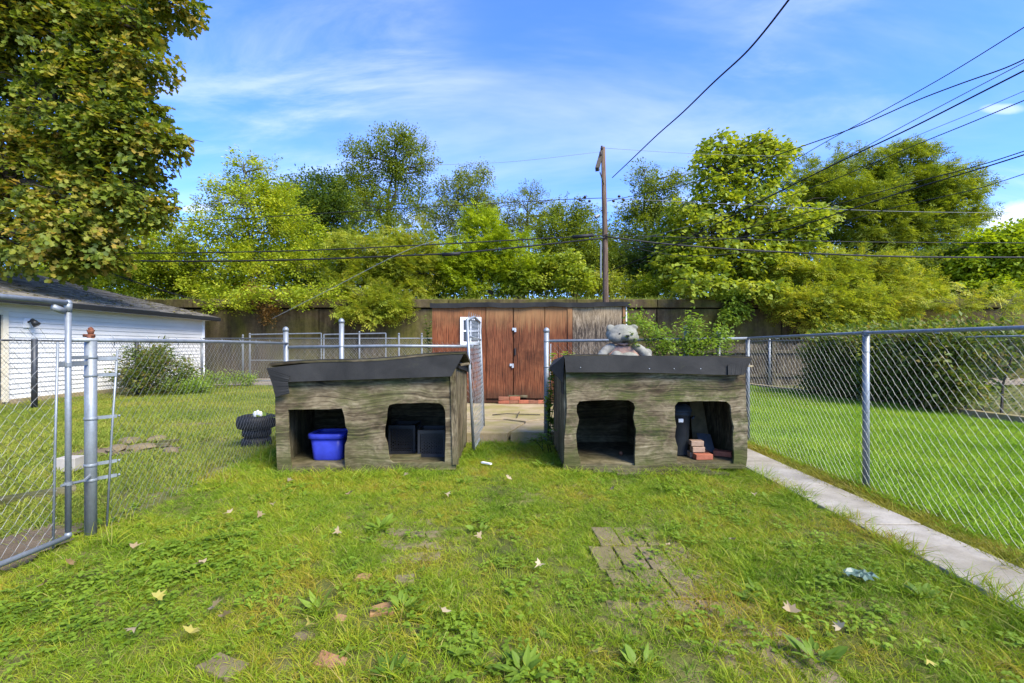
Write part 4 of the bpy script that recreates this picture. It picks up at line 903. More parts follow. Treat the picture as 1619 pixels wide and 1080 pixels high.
def crate(label, c, w, d, h, rz_=0):
    t = thing('milk_crate', label, 'crate', c); M = Matrix.Rotation(rz_, 3, 'Z')
    def bx(m, x_, y_, z_, sx, sy, sz): v = M @ Vector((x_, y_, z_)); m.box((c.x+v.x, c.y+v.y, c.z+v.z), (sx, sy, sz), rz_)
    m = MB()
    for z_ in (.012, h-.02): bx(m, 0, -d/2, z_, w, .012, .035); bx(m, 0, d/2, z_, w, .012, .035); bx(m, -w/2, 0, z_, .012, d-.014, .034); bx(m, w/2, 0, z_, .012, d-.014, .034)
    for sx in (-1, 1):
        for sy in (-1, 1): bx(m, sx*w/2, sy*d/2, h/2, .022, .022, h)
    m.build('frame', 'crate_plastic', t); m = MB()
    for sy in (-1, 1):
        for k in range(-6, 7):
            for sg in (-1, 1):
                x0, x1 = k*w/7-h/2*sg, k*w/7+h/2*sg
                def cl(x_, z_, x2, z2_):     # clip to the side
                    pts = []
                    for i in range(9):
                        u = i/8; xx, zz = x_+(x2-x_)*u, z_+(z2_-z_)*u
                        if abs(xx) <= w/2: pts.append((xx, zz))
                    return pts
                pp = cl(x0, .02, x1, h-.02)
                if len(pp) > 1:
                    a_, b_ = M @ Vector((pp[0][0], sy*d/2, pp[0][1])), M @ Vector((pp[-1][0], sy*d/2, pp[-1][1])); m.board(c+a_, c+b_, .007, .005)
    m.build('lattice', 'crate_plastic', t, kind='stuff'); m = MB(); bx(m, 0, 0, .004, w-.02, d-.02, .006); m.build('base', 'crate_plastic', t)
crate('taller black milk crate on the left in the right opening of the left kennel', Vector((P(644, 0, 4.95).x, 4.86, .06)), .245, .28, .29)
crate('lower black milk crate beside the doorway edge in the left kennel', Vector((P(684, 0, 4.7).x, 4.72, .06)), .24, .26, .265, .06)
MB().board((P(620, 0, 4.5).x, 4.5, .075), (P(664, 0, 4.5).x, 4.52, .08), .03, .12).build('wood_scrap', 'ply_left', None, label='short weathered wood scrap lying before the crates in the left kennel', cat='wood scrap')
# bin
c = Vector((P(1074, 0, 4.66).x, 4.72, .065)); bn = thing('trash_can', 'dark grey lidded trash can standing in the right kennel', 'trash can', c)
MB().lathe(c, [(.10, 0), (.105, .01), (.120, .385), (.133, .39), (.133, .425), (.125, .43)], 24).build('bin_body', 'bin_plastic', bn, True)
MB().lathe(c+Vector((0, 0, .425)), [(.138, 0), (.140, .012), (.135, .02), (.12, .05), (.085, .075), (.03, .088), (.004, .09)], 24).build('lid', 'bin_plastic', bn, True)
mb = MB()
for s in (-1, 1): mb.tube([(c.x+s*.125, c.y-.03, .36+c.z), (c.x+s*.15, c.y-.05, .38+c.z), (c.x+s*.125, c.y-.08, .36+c.z)], .01, 8)
mb.build('handle', 'bin_plastic', bn, True)
MB().box((c.x-.01, c.y-.131, c.z+.35), (.05, .012, .035), rx=-.05).build('white_latch', 'white_plastic', bn, bevel=.004)
cbd = MB(); a_ = P(1091, 0, 5.1).x; b_ = P(1116, 0, 5.1).x
cbd.hexa([(a_, 5.0, .062), (b_+.02, 5.02, .062), (b_+.02, 5.03, .062), (a_, 5.01, .062)], [(a_-.02, 5.12, .80), (b_-.06, 5.14, .80), (b_-.06, 5.15, .80), (a_-.02, 5.13, .80)])
cbd.build('cardboard_sheet', 'cardboard', None, label='brown cardboard sheet leaning at the back of the right kennel behind the trash can', cat='cardboard')
BK = [(1102, 729, .0, 'brick_orange', .15, 'upright-faced orange brick in front at the bottom of the pile in the right kennel'), (1132, 728, .10, 'brick_orange', -.5, 'orange brick lying apart to the right of the pile in the right kennel'),
      (1099, 719, .062, 'brick_tan', .0, 'pale tan brick in the middle of the pile in the right kennel'), (1098, 708, .124, 'brick_tan', -.06, 'pale tan brick on top of the pile in the right kennel'),
      (1119, 722, .05, 'brick_orange', .4, 'orange brick behind the pile against the dark sheet')]
BK = [(P(1111, 0, 4.5).x, 4.50, .0, 'brick_orange', .08, BK[0][5]), (P(1141, 0, 4.65).x, 4.63, 0, 'brick_orange', -.5, BK[1][5]), (P(1100, 0, 4.6).x, 4.56, .058, 'brick_tan', 0, BK[2][5]), (P(1099, 0, 4.6).x, 4.57, .114, 'brick_tan', -.07, BK[3][5]),
      (P(1120, 0, 4.72).x, 4.73, 0, 'brick_dark', .2, BK[4][5].replace('orange', 'dull red')), (P(1098, 0, 4.6).x, 4.60, 0, 'brick_tan', .0, 'tan brick hidden low behind the front orange brick in the right kennel')]
for x_, y_, z_, m_, r_, lb in BK:
    o = MB().box((0, 0, 0), (.118 if m_ == 'brick_tan' else .165, .085, .05)).build('brick', m_, None, bevel=.004, label=lb, cat='brick', group='bricks in the right kennel'); o.location = (x_, y_, .0885+z_); o.rotation_euler = (0, 0, r_)
MB().hexa([(P(1106, 0, 4.7).x, 4.68, .15), (P(1130, 0, 4.7).x, 4.66, .06), (P(1130, 0, 4.7).x, 4.67, .06), (P(1106, 0, 4.7).x, 4.69, .15)], [(P(1106, 0, 4.7).x, 4.78, .26), (P(1127, 0, 4.7).x, 4.76, .25), (P(1127, 0, 4.7).x, 4.77, .25), (P(1106, 0, 4.7).x, 4.79, .26)]).build('slate_piece', 'slate_sheet', None, label='dark grey sheet propped behind the bricks in the right kennel', cat='sheet')
q = on_floor(975, 713); MB().ball((q.x, q.y-.2, .08), .022, .02, .022).build('dog_toy', 'brick_dark', None, True, label='small faded red toy on the floor in the left opening of the right kennel', cat='toy')
# ------------------------------------------------------------ bear figure on the right kennel roof
def remeshed(name, balls, mat, parent, vox=.012, sm=4):
    m = MB()
    for c_, rx, ry, rz_ in balls: m.ball(c_, rx, ry, rz_, 20, 14)
    o = m.build(name, mat, parent, True); r = o.modifiers.new('skin', 'REMESH'); r.mode = 'VOXEL'; r.voxel_size = vox; r.use_smooth_shade = True
    s = o.modifiers.new('smooth', 'SMOOTH'); s.iterations = sm; s.factor = .6; return o
by = 5.05; bc = P(983, 545, by); bear = thing('bear_figure', 'weathered grey teddy bear figure with pinkish chest sitting on the right kennel roof', 'bear figure', (bc.x, by, .93))
H = P(983, 529, by)
head = [((H.x, by, H.z+.002), .172, .13, .100), ((H.x, by-.02, H.z+.045), .12, .10, .065), ((H.x+.02, by-.11, H.z-.035), .06, .06, .042), ((H.x-.06, by-.06, H.z-.035), .10, .08, .06), ((H.x+.08, by-.06, H.z-.035), .09, .08, .058),
        ((H.x-.128, by-.03, H.z+.085), .040, .02, .022), ((H.x-.150, by-.035, H.z+.066), .022, .018, .022), ((H.x+.118, by-.03, H.z+.088), .040, .02, .020), ((H.x+.146, by-.035, H.z+.074), .022, .018, .018)]
hd = remeshed('head', head, 'statue_stone', bear, .009, 2)
mb = MB(); mb.ball((H.x+.022, by-.168, H.z-.022), .020, .014, .013); mb.ball((H.x-.05, by-.128, H.z+.006), .010, .008, .008); mb.ball((H.x+.085, by-.122, H.z+.006), .010, .008, .008); mb.build('face_features', 'rubber', hd, True)
body = [((H.x+.01, by+.01, 1.0), .22, .13, .15), ((H.x+.005, by, 1.09), .15, .10, .07)]
bod = remeshed('body', body, 'statue_pink', bear, .012)
mb = MB(); mb.tube([(H.x-.10, by-.03, H.z-.082), (H.x, by-.10, H.z-.108), (H.x+.11, by-.03, H.z-.082)], .014, 8); mb.build('collar', 'statue_pink', bod, True)
for s in (-1, 1):
    balls = [((H.x+.01+s*(.13+.155*t), by-.03-.05*t, 1.125-.03*t-.13*t*t), .05-.006*t, .05, .05) for t in (0, .2, .4, .6, .8, 1.0, 1.15)]
    remeshed('arm', balls, 'statue_stone', bear, .011, 2)
remeshed('belly_patch', [((H.x-.08, by-.12, 1.045), .06, .04, .05), ((H.x+.05, by-.125, 1.03), .10, .04, .05)], 'statue_stone', bear, .011, 2)
q = P(1022, 556, by); remeshed('foot', [((q.x, by-.02, q.z-.015), .055, .05, .05), ((q.x-.03, by+.02, q.z-.05), .06, .06, .05)], 'statue_stone', bear, .011, 2)
# ------------------------------------------------------------ tyre planter, bits of litter and timber
tc_ = Vector((-2.92, 5.32, 0)); tp = thing('tyre_planter', 'planter made of stacked old black tyres beyond the left fence', 'planter', tc_)
def tyre(z, R_, r_, h): return MB().lathe(tc_+Vector((0, 0, z)), [(R_-r_, .012), (R_-r_*.5, 0), (R_-.01, .015), (R_, h*.3), (R_, h*.7), (R_-.01, h-.015), (R_-r_*.5, h), (R_-r_, h-.012), (R_-r_*.9, h*.5)], 32)
tyre(0, .155, .07, .12).build('tyre', 'rubber', tp, True); tyre(.12, .15, .06, .10).build('tyre', 'rubber', tp, True); tyre(.215, .205, .1, .15).build('tyre', 'rubber', tp, True)
MB().lathe(tc_+Vector((0, 0, .30)), [(.11, 0), (.09, .03), (.01, .045)], 14).build('soil_fill', 'soil', tp, True)
mb = MB()
for i in range(3): mb.ball((tc_.x+.03+.03*i, tc_.y-.09, .385+.014*(i % 2)), .022, .012, .035)
mb.build('white_ornament', 'white_plastic', None, True, label='small white shell-like ornament lying on the tyre planter', cat='ornament')
mb = MB()
for i in range(26):
    a_ = random.uniform(0, 6.28); leaf(mb, 'oval', tc_+Vector((.06*math.cos(a_)+.08, .06*math.sin(a_), .33)), Vector((math.cos(a_), math.sin(a_), random.uniform(.2, 1))), Vector((0, 0, 1)), random.uniform(.06, .11))
mb.build('planter_plant', 'leaf_weed', None, label='small leafy plant growing from the tyre planter', cat='plant')
q = G(111, 742); MB().box((q.x, q.y, .055), (.17, .14, .12), .15).build('painted_block', 'white_box', None, bevel=.004, label='off white painted block in the grass behind the near left gate', cat='block')
A_, B_ = G(22, 803), G(120, 779); MB().board((A_.x-.3, A_.y-.1, .03), (B_.x, B_.y, .03), .05, .09).build('timber_edging', 'ply_left', None, bevel=.004, label='weathered timber board lying in the left yard behind the gate', cat='timber')
rs = random.Random(21)
for i, (px_, py_, s, nm) in enumerate([(205, 700, .16, 'broad brown'), (248, 697, .12, 'broken-edged brown'), (185, 712, .13, 'flat dark brown'), (225, 710, .14, 'rounded brown'), (270, 716, .09, 'small grey')]):
    g = G(px_, py_); m = MB().ball((0, 0, 0), s, s*.7, .045, 9, 6); m.v = [(v[0]*(1+rs.uniform(-.15, .15)), v[1]*(1+rs.uniform(-.15, .15)), v[2]) for v in m.v]
    o = m.build('rock', 'paver_brown', None, label=nm+' rock half sunk in the bare patch of the left yard', cat='rock', group='rocks in the left yard'); o.location = (g.x, g.y, .02); o.rotation_euler = (0, 0, rs.uniform(0, 3))
for i, (px_, py_, px2, py2) in enumerate(((252, 703, 282, 701), (245, 708, 268, 707))):
    A_, B_ = G(px_, py_), G(px2, py2); MB().board((A_.x, A_.y, .03), (B_.x, B_.y, .035), .03, .05).build('wood_scrap', 'ply_left', None, label=('upper' if i == 0 else 'lower')+' grey stick of wood lying by the rocks in the left yard', cat='wood scrap')
# film scrap in the near right grass, paper by the path gap
m = MB(); g = G(1360, 926); n = 7; rs = random.Random(9)
m.add([(g.x+(i/n-.5)*.13+rs.uniform(-.006, .006), g.y+(j/n-.5)*.10, .045+rs.uniform(0, .018)) for i in range(n+1) for j in range(n+1)], [(i*(n+1)+j, (i+1)*(n+1)+j, (i+1)*(n+1)+j+1, i*(n+1)+j+1) for i in range(n) for j in range(n) if (i-n/2)**2+(j-n/2)**2 < 13])
m.build('plastic_scrap', 'film', None, label='crumpled pale green plastic film lying in the near right grass', cat='litter')
g = G(770, 737); MB().board((g.x-.05, g.y+.03, .03), (g.x+.04, g.y-.04, .03), .012, .03).build('paper_scrap', 'white_plastic', None, label='small white strip of litter by the right corner of the left kennel', cat='litter')
# ------------------------------------------------------------ utility pole and wires
PY = 15.6; pb = P(958, 500, PY); pt = P(953.5, 233, PY)
up_ = thing('utility_pole', 'tall weathered wooden utility pole rising behind the red shed', 'utility pole', (pb.x, PY, 0))
MB().tube([(pb.x+.03, PY, 0), pb, P(956.5, 370, PY), pt], [.11, .10, .088, .068], 14).build('pole', 'pole_wood', up_, True)
ca, cb_ = P(953.5, 237, PY-.3), P(946.5, 268, PY-1.5)
ca = P(952, 239, PY+.1); cb_ = P(943.8, 268, 14.3)
MB().board(ca, cb_, .12, .10).build('crossarm', 'bark', up_)
MB().tube([P(948.5, 272, 14.8), P(954.5, 291, PY-.08)], .02, 6).build('arm_brace', 'galvanised_dull', up_)
for px_, py_ in ((951.5, 236.5), (949.5, 246), (947, 257), (946, 270)):
    q = P(px_, py_, 15); m = MB().lathe(q, [(.035, 0), (.05, .03), (.03, .06), (.045, .08), (.02, .12)], 10); m.build('insulator', 'porcelain', up_, True)
m = MB(); q = P(950, 342, PY-.1); m.tube([q+Vector((-.06, -.05, .02)), q+Vector((-.2, -.1, -.06))], .05, 8); m.build('bracket', 'galvanised_dull', up_)
m = MB(); q = P(951, 425, PY-.12); m.box((q.x-.02, q.y, q.z+.3), (.05, .05, 1.2)); m.build('conduit', 'galvanised_dull', up_)
def wire(name, label, pts, Y0, Y1, r=.013, mat='black_cable', cat='cable', grp='overhead wires'):
    """pts in pixels; straight runs keep 1/Y linear along the picture"""
    x0, x1 = pts[0][0], pts[-1][0]; W3 = []; fine = []
    for (a, b), (c_, d_) in zip(pts, pts[1:]):
        for i in range(6): fine.append((a+(c_-a)*i/6, b+(d_-b)*i/6))
    fine.append(pts[-1])
    for _ in range(6):      # relax the corners of the polyline into a hanging curve
        fine = [fine[0]]+[((p[0]+2*q_[0]+s[0])/4, (p[1]+2*q_[1]+s[1])/4) for p, q_, s in zip(fine, fine[1:], fine[2:])]+[fine[-1]]
    for a, b in fine:
        t_ = (a-x0)/(x1-x0); Y = 1/((1/Y0)*(1-t_)+(1/Y1)*t_); W3.append(P(a, b, Y))
    o = MB().tube(W3, r, 5).build(name, mat, None, True, label=label, cat=cat, group=grp); return o
wire('power_line', 'topmost dark drop cable curving up to the top edge right of the pole', [(968, 281), (1003, 248), (1040, 212), (1080, 178), (1130, 128), (1180, 84), (1215, 42), (1250, -4)], 15.6, 6.0, .014)
wire('power_line', 'highest thin line reaching the right edge of the picture', [(1236, 266), (1300, 227), (1380, 184), (1500, 118), (1640, 30)], 12, 6.5, .008)
wire('power_line', 'second line from the top at the right edge, sagging across the first', [(960, 318), (1100, 290), (1243, 240), (1330, 210), (1380, 190), (1450, 158), (1530, 128), (1590, 108), (1640, 84)], 15.6, 6.5, .010)
wire('power_line', 'third line from the top at the right edge', [(985, 385), (1120, 350), (1240, 300), (1345, 245), (1445, 190), (1540, 140), (1640, 88)], 15.6, 6.5, .007, 'grey_cable')
wire('power_line', 'thick black cable, fourth from the top at the right edge', [(960, 430), (1060, 392), (1150, 345), (1240, 299), (1345, 247), (1440, 203), (1530, 157), (1640, 101)], 15.6, 6.5, .013)
wire('power_line', 'thin grey line below the thick black cable at the right edge', [(1395, 238), (1470, 206), (1540, 178), (1640, 135)], 9.5, 6.5, .005, 'grey_cable')
wire('power_line', 'thin line just above the feathery tree leaving at the right edge', [(1220, 320), (1330, 280), (1440, 232), (1530, 196), (1640, 150)], 13, 6.5, .008)
wire('power_line', 'upper line of the low group crossing the feathery tree to the right edge', [(985, 392), (1150, 370), (1300, 330), (1430, 292), (1550, 262), (1640, 232)], 15.6, 7.5, .009)
wire('power_line', 'thick lower line of the group crossing the feathery tree to the right edge', [(985, 395), (1150, 378), (1235, 368), (1400, 312), (1500, 281), (1565, 262), (1640, 238)], 15.6, 7.5, .012)
wire('power_line', 'thin line under the feathery tree top leaving at the right edge', [(1245, 378), (1400, 330), (1545, 300), (1640, 268)], 13, 7.5, .007)
wire('power_line', 'upper horizontal line left of the pole with a row of insulators', [(-20, 342), (240, 349), (350, 348), (560, 334), (740, 324), (900, 315), (956, 313)], PY, PY, .012)
wire('power_line', 'upper horizontal line right of the pole', [(958, 314), (1040, 317), (1120, 321), (1400, 335), (1640, 337)], PY, PY, .008, 'grey_cable')
wire('power_line', 'middle horizontal black cable left of the pole', [(-20, 398), (240, 401), (480, 397), (700, 386), (860, 377), (957, 372)], PY-.12, PY-.12, .02)
wire('power_line', 'lowest horizontal black cable left of the pole', [(-20, 409), (300, 414), (480, 411), (620, 405), (720, 401), (850, 388), (957, 376)], PY-.12, PY-.12, .027)
wire('power_line', 'thin horizontal cable right of the pole over the catalpa', [(957, 371), (1040, 374), (1300, 382), (1500, 384), (1640, 384)], PY-.1, PY-.1, .011)
wire('power_line', 'thick horizontal cable right of the pole over the trees', [(957, 374), (1040, 385), (1150, 394), (1300, 402), (1450, 407), (1640, 407)], PY-.12, PY-.12, .027)
wire('guy_wire', 'pale straight guy wire slanting before the left trees', [(430, 504), (540, 448), (649, 391), (720, 372)], PY-.5, PY-.2, .008, 'galvanised', 'wire', 'overhead wires')
wire('power_line', 'upper slanting drop cable above the garage roof', [(-15, 362), (97, 401), (200, 442), (344, 484)], 9.5, 15.5, .012)
wire('power_line', 'lower slanting drop cable above the garage roof', [(-15, 368), (64, 400), (160, 430), (330, 482)], 9.0, 15.5, .007)
wire('power_line', 'faint high line left of the pole top', [(640, 262), (800, 258), (950, 240)], PY, PY, .005, 'grey_cable')
wire('power_line', 'faint high line right of the pole top', [(953, 234), (1100, 244), (1250, 247)], PY, PY, .005, 'grey_cable')
wire('power_line', 'loose service line sagging just right of the pole', [(957, 376), (1010, 395), (1090, 408), (1200, 396), (1330, 402)], PY-.3, 14, .008)
for i, (px_, py_) in enumerate(((917, 316.5), (932, 318), (925, 311.5), (970, 318), (986, 316), (979, 310.5))):
    q = P(px_, py_, PY-.05); o = MB().ball((0, 0, 0), .05, .05, .045, 10, 8).build('line_insulator', 'porcelain', None, True, label='small dark round insulator, '+['leftmost of the three left of the pole', 'nearest of the left three to the pole', 'highest of the three left of the pole', 'nearest of the right three to the pole', 'rightmost of the three right of the pole', 'highest of the three right of the pole'][i], cat='insulator', group='insulators on the lines'); o.location = q
for i, (a_, b_, lb) in enumerate((((699, 403), (728, 401), 'black splice sleeve on the lowest cable, between the left trees and the pole'), ((118, 424), (138, 426), 'black splice sleeve half hidden in the big maple'), ((905, 375), (938, 372), 'dark splice sleeve on the middle cable close to the pole'))):
    MB().tube([P(*a_, PY-.14), P(*b_, PY-.14)], .06, 10).build('splice_case', 'black_cable', None, True, label=lb, cat='splice case')
# ------------------------------------------------------------ trees
ET = 2.68     # top of the embankment
def tb(px_, Y, z=ET): return (P(px_, 0, Y).x, Y, z)
tree('maple_tree', 'big overhanging maple with yellowing leaves at the upper left', (-15.5, 11.5, 0),
     [(60, 60, 130, 90), (150, 40, 70, 60), (-40, 150, 130, 110), (90, 180, 110, 90), (165, 110, 50, 50), (150, 240, 80, 70), (190, 215, 48, 45), (40, 290, 100, 70), (130, 330, 75, 60), (190, 300, 46, 40), (70, 375, 75, 42), (-60, 330, 100, 90), (-70, -20, 150, 120), (120, -50, 110, 70),
      (208, 42, 24, 16), (245, 228, 18, 12), (215, 158, 20, 16), (272, 8, 14, 9), (222, 100, 20, 10), (225, 325, 22, 18), (140, 405, 40, 24)], 'maple', 'leaf_maple', 10.8, 1.45, 1.0, tr=.3, up=-.1, depth=.7, wild=.16, gap=.5)
tree('embankment_tree', 'yellow green low tree on the embankment just behind the garage', tb(230, 19), [(180, 400, 60, 45), (250, 400, 55, 45), (120, 420, 60, 40), (275, 440, 45, 32), (215, 450, 55, 30), (250, 355, 26, 22), (165, 350, 40, 30)], 'mid', 'leaf_bright', 18.6, 1.5, 1.1, group=None)
tree('embankment_tree', 'bright green tree with thin spiky top leaning over the wall, left of centre', tb(400, 19), [(400, 330, 55, 45), (355, 380, 50, 45), (450, 370, 55, 40), (400, 430, 70, 45), (480, 430, 50, 40), (340, 440, 45, 38), (395, 285, 26, 32), (350, 300, 18, 26), (440, 310, 25, 25), (385, 262, 12, 14), (420, 270, 10, 16), (380, 475, 60, 18), (325, 330, 14, 10), (365, 478, 42, 13, -2.1), (440, 470, 45, 12, -2.1), (505, 466, 34, 11, -2.1)], 'mid', 'leaf_bright', 18.6, 1.25, 1.0, barkm='bark_pale', wild=.1, stems=2)
tree('embankment_tree', 'dark green tree standing behind, between the spiky tree and the tallest one', tb(500, 25), [(490, 330, 45, 40), (530, 350, 45, 50), (460, 330, 35, 35), (515, 300, 25, 24), (475, 292, 16, 16), (500, 395, 60, 50), (560, 320, 35, 40)], 'mid', 'leaf_dark', 25, 1.6, 1.3)
tree('embankment_tree', 'tallest left tree with rounded olive head and visible forked limbs', tb(612, 20.5), [(625, 225, 34, 26), (655, 238, 26, 26), (600, 232, 20, 20), (560, 250, 24, 28), (575, 285, 26, 22), (650, 275, 30, 22), (612, 270, 30, 22), (640, 320, 40, 30), (590, 330, 38, 30), (560, 300, 20, 20), (678, 262, 12, 10), (610, 365, 50, 30)], 'small', 'leaf_mid', 20.3, 1.7, 1.35, tr=.17, stems=2, wild=.05, gap=.45)
tree('embankment_tree', 'soft green tree whose lower boughs droop over the wall left of the shed', tb(610, 18.3), [(600, 420, 55, 38), (560, 455, 45, 32), (640, 440, 42, 35), (600, 480, 42, 26, -1.0), (580, 400, 50, 30), (650, 395, 35, 35), (628, 488, 24, 16, -1.1), (570, 488, 30, 16, -1.2), (600, 500, 22, 10, -1.2), (665, 420, 26, 26)], 'fine', 'leaf_soft', 17.9, 1.5, .9)
tree('embankment_tree', 'wispy olive tree right of the tallest left tree', tb(740, 24), [(740, 290, 22, 24), (715, 315, 26, 30), (760, 310, 26, 26), (780, 335, 28, 26), (735, 350, 50, 36), (795, 375, 40, 35), (765, 272, 12, 14), (700, 350, 28, 36)], 'small', 'leaf_olive', 24, 1.5, 1.5, wild=.12)
tree('embankment_tree', 'thin open tree with dark branches against the sky before the pole', tb(817, 23), [(840, 305, 18, 14), (825, 325, 24, 20), (860, 325, 20, 16), (870, 345, 20, 14), (810, 355, 22, 22), (845, 360, 30, 22), (885, 340, 10, 10)], 'small', 'leaf_olive', 23, .8, 1.1, tr=.14, wild=.15, gap=.5, stems=2)
tree('embankment_tree', 'lime green young tree above the left end of the shed', tb(780, 18.7), [(762, 360, 26, 26), (740, 400, 40, 34), (795, 400, 42, 32), (765, 440, 50, 32), (820, 430, 34, 30), (760, 340, 12, 12), (720, 430, 26, 30)], 'fine', 'leaf_lime', 18.5, 1.5, .9)
tree('embankment_tree', 'dark rounded tree immediately left of the utility pole', tb(910, 21), [(905, 345, 36, 22), (880, 375, 40, 30), (930, 370, 32, 28), (900, 410, 55, 36), (945, 415, 30, 32)], 'mid', 'leaf_mid', 21, 1.6, 1.0)
tree('embankment_shrub', 'light leafy shrub at the embankment edge above the middle of the shed', tb(860, 18.4), [(850, 430, 36, 24), (885, 420, 34, 24), (835, 452, 30, 16), (905, 445, 36, 22)], 'broad', 'leaf_catalpa', 18.3, 1.5, .6, tr=.05, cat='shrub', stems=3)
tree('embankment_tree', 'slender leaning green tree immediately right of the utility pole', tb(1010, 23), [(1020, 290, 16, 20), (1045, 300, 24, 18), (1070, 292, 18, 14), (1035, 330, 36, 26), (1010, 350, 36, 28), (1060, 340, 28, 28), (1020, 390, 60, 36), (1078, 280, 9, 8), (1018, 273, 8, 10)], 'mid', 'leaf_mid', 22.5, 1.2, 1.1, wild=.12)
tree('embankment_tree', 'dark green tree low behind the pole on its right', tb(1030, 21), [(1010, 420, 50, 34), (1060, 400, 45, 40), (980, 430, 34, 30)], 'mid', 'leaf_dark', 21, 1.6, 1.1)
tree('catalpa_tree', 'large leaved catalpa with a clustered rounded head right of the pole', tb(1180, 18.6), [(1140, 235, 28, 18), (1195, 232, 32, 20), (1120, 265, 26, 20), (1160, 262, 30, 20), (1215, 262, 24, 20), (1190, 290, 34, 20), (1135, 295, 30, 20), (1230, 240, 14, 12),
      (1150, 340, 60, 36), (1230, 340, 50, 34), (1100, 380, 50, 38), (1180, 390, 60, 40), (1260, 375, 45, 32), (1080, 420, 45, 32), (1140, 440, 60, 30), (1090, 345, 34, 30), (1210, 430, 50, 32), (1290, 350, 30, 20), (1110, 455, 45, 16, -1.6), (1200, 462, 40, 14, -1.6)], 'broad', 'leaf_catalpa', 18.4, .72, .9, tr=.2, gap=.65, wild=.1)
tree('embankment_tree', 'wide feathery tree stretching towards the right edge', tb(1370, 25), [(1300, 275, 45, 26), (1360, 270, 55, 30), (1430, 262, 50, 26), (1480, 285, 50, 26), (1330, 320, 70, 36), (1420, 320, 70, 38), (1490, 330, 50, 34), (1370, 370, 80, 36), (1450, 375, 60, 36), (1270, 300, 35, 24), (1530, 300, 24, 16), (1440, 243, 20, 12), (1520, 350, 16, 12), (1545, 345, 12, 8)], 'fine', 'leaf_feather', 25, 1.0, 1.2, tr=.22, wild=.22, gap=.6)
tree('vine_shrub', 'loose yellow green shrub spilling over the wall behind the right fence', tb(1330, 17.9), [(1290, 440, 55, 30), (1350, 430, 60, 34), (1410, 450, 55, 30), (1270, 480, 45, 26, -1.3), (1330, 480, 60, 28, -1.3), (1400, 485, 50, 24, -1.3), (1300, 512, 45, 16, -1.5), (1360, 515, 40, 14, -1.5), (1240, 455, 28, 18), (1450, 475, 40, 20)], 'fine', 'leaf_soft', 17.6, 1.7, .9, tr=.07, cat='shrub', stems=4, depth=.6)
tree('embankment_tree', 'bright lime green tree at the right edge', tb(1590, 18.5), [(1590, 375, 34, 18), (1560, 400, 44, 24), (1610, 400, 45, 26), (1540, 430, 46, 24), (1600, 440, 50, 26), (1560, 460, 50, 16), (1650, 410, 50, 50), (1630, 375, 30, 20)], 'broad', 'leaf_lime', 18, 1.7, .7)
tree('twiggy_shrub', 'thin twiggy shrub with bare reddish stems before the wall at the right edge', (P(1540, 0, 15.9).x, 15.9, 0), [(1530, 470, 34, 20), (1580, 480, 40, 18), (1500, 480, 24, 16), (1615, 470, 20, 24)], 'fine', 'leaf_soft', 15.9, .35, .8, tr=.045, cat='shrub', stems=5, barkm='bark_pale', gap=.6)
# shrubs filling the embankment edge
for i, (px_, py_, rx, ry, k_, m_, lb) in enumerate([(90, 455, 60, 30, 'mid', 'leaf_bright', 'low yellow green shrub on the embankment above the garage roof'), (300, 455, 40, 26, 'mid', 'leaf_mid', 'low mid green shrub on the embankment beyond the end of the garage'),
        (500, 455, 50, 30, 'mid', 'leaf_dark', 'dark green shrub below the spiky tree'), (690, 440, 36, 34, 'mid', 'leaf_dark', 'dark bush in the gap above the left end of the shed'), (960, 450, 36, 18, 'mid', 'leaf_soft', 'low pale bush at the foot of the utility pole'),
        (1030, 455, 46, 18, 'mid', 'leaf_bright', 'low bright bush just right of the utility pole'), (1440, 430, 60, 34, 'mid', 'leaf_mid', 'mid green bush below the feathery tree'), (1500, 420, 40, 26, 'mid', 'leaf_dark', 'dark bush between the feathery tree and the lime tree')]):
    tree('embankment_shrub', lb, tb(px_, 19.2), [(px_-rx*.4, py_, rx*.6, ry*.9), (px_+rx*.4, py_+2, rx*.6, ry*.8), (px_, py_-ry*.3, rx*.6, ry*.8)], k_, m_, 19.2, 1.6, .9, tr=.05, cat='shrub', stems=3)
# orange turning vine hanging over the wall, ivy on the right
tree('hanging_vine', 'orange and brown leaved vine hanging over the wall below the spiky tree', (P(430, 0, 17.0).x, 17.4, 2.86), [(405, 466, 22, 7, -.2), (440, 470, 20, 6, -.2), (420, 482, 9, 10, -.3), (430, 500, 6, 12, -.35)], 'small', 'leaf_orange', 17.0, 1.2, 1.2, tr=.03, cat='vine', depth=.35)
tree('hanging_vine', 'green leafy vine hanging over the mossy wall under the catalpa', (P(1165, 0, 17.0).x, 17.4, 2.86), [(1150, 468, 26, 5, -.3), (1180, 468, 18, 5, -.3), (1163, 484, 12, 8, -.35), (1150, 500, 6, 7, -.35), (1176, 494, 6, 9, -.35), (1160, 507, 5, 5, -.35)], 'broad', 'leaf_weed', 17.0, 1.6, .5, tr=.03, cat='vine', depth=.3)
# far wood behind everything as one mass
pts, rot, scl, idx = [], [], [], []
for _ in range(5200):
    x_ = random.uniform(-42, 42); y_ = random.uniform(27, 34); top = 4.6+1.6*(.5+.5*math.sin(x_*.35+1))*(.6+.4*math.sin(x_*1.3)); z_ = 2.9+top*random.random()**1.1
    pts.append((x_, y_, z_)); rot.append((random.gauss(0, .4), random.gauss(0, .4), random.uniform(0, 6.28))); scl.append(random.uniform(1.8, 3.2)); idx.append(random.randrange(3))
scatter('woodland', pts, rot, scl, idx, leafsrc('mid', 'leaf_mid'), None, kind='stuff', label='dense green woodland closing the view behind the embankment trees', cat='woodland')
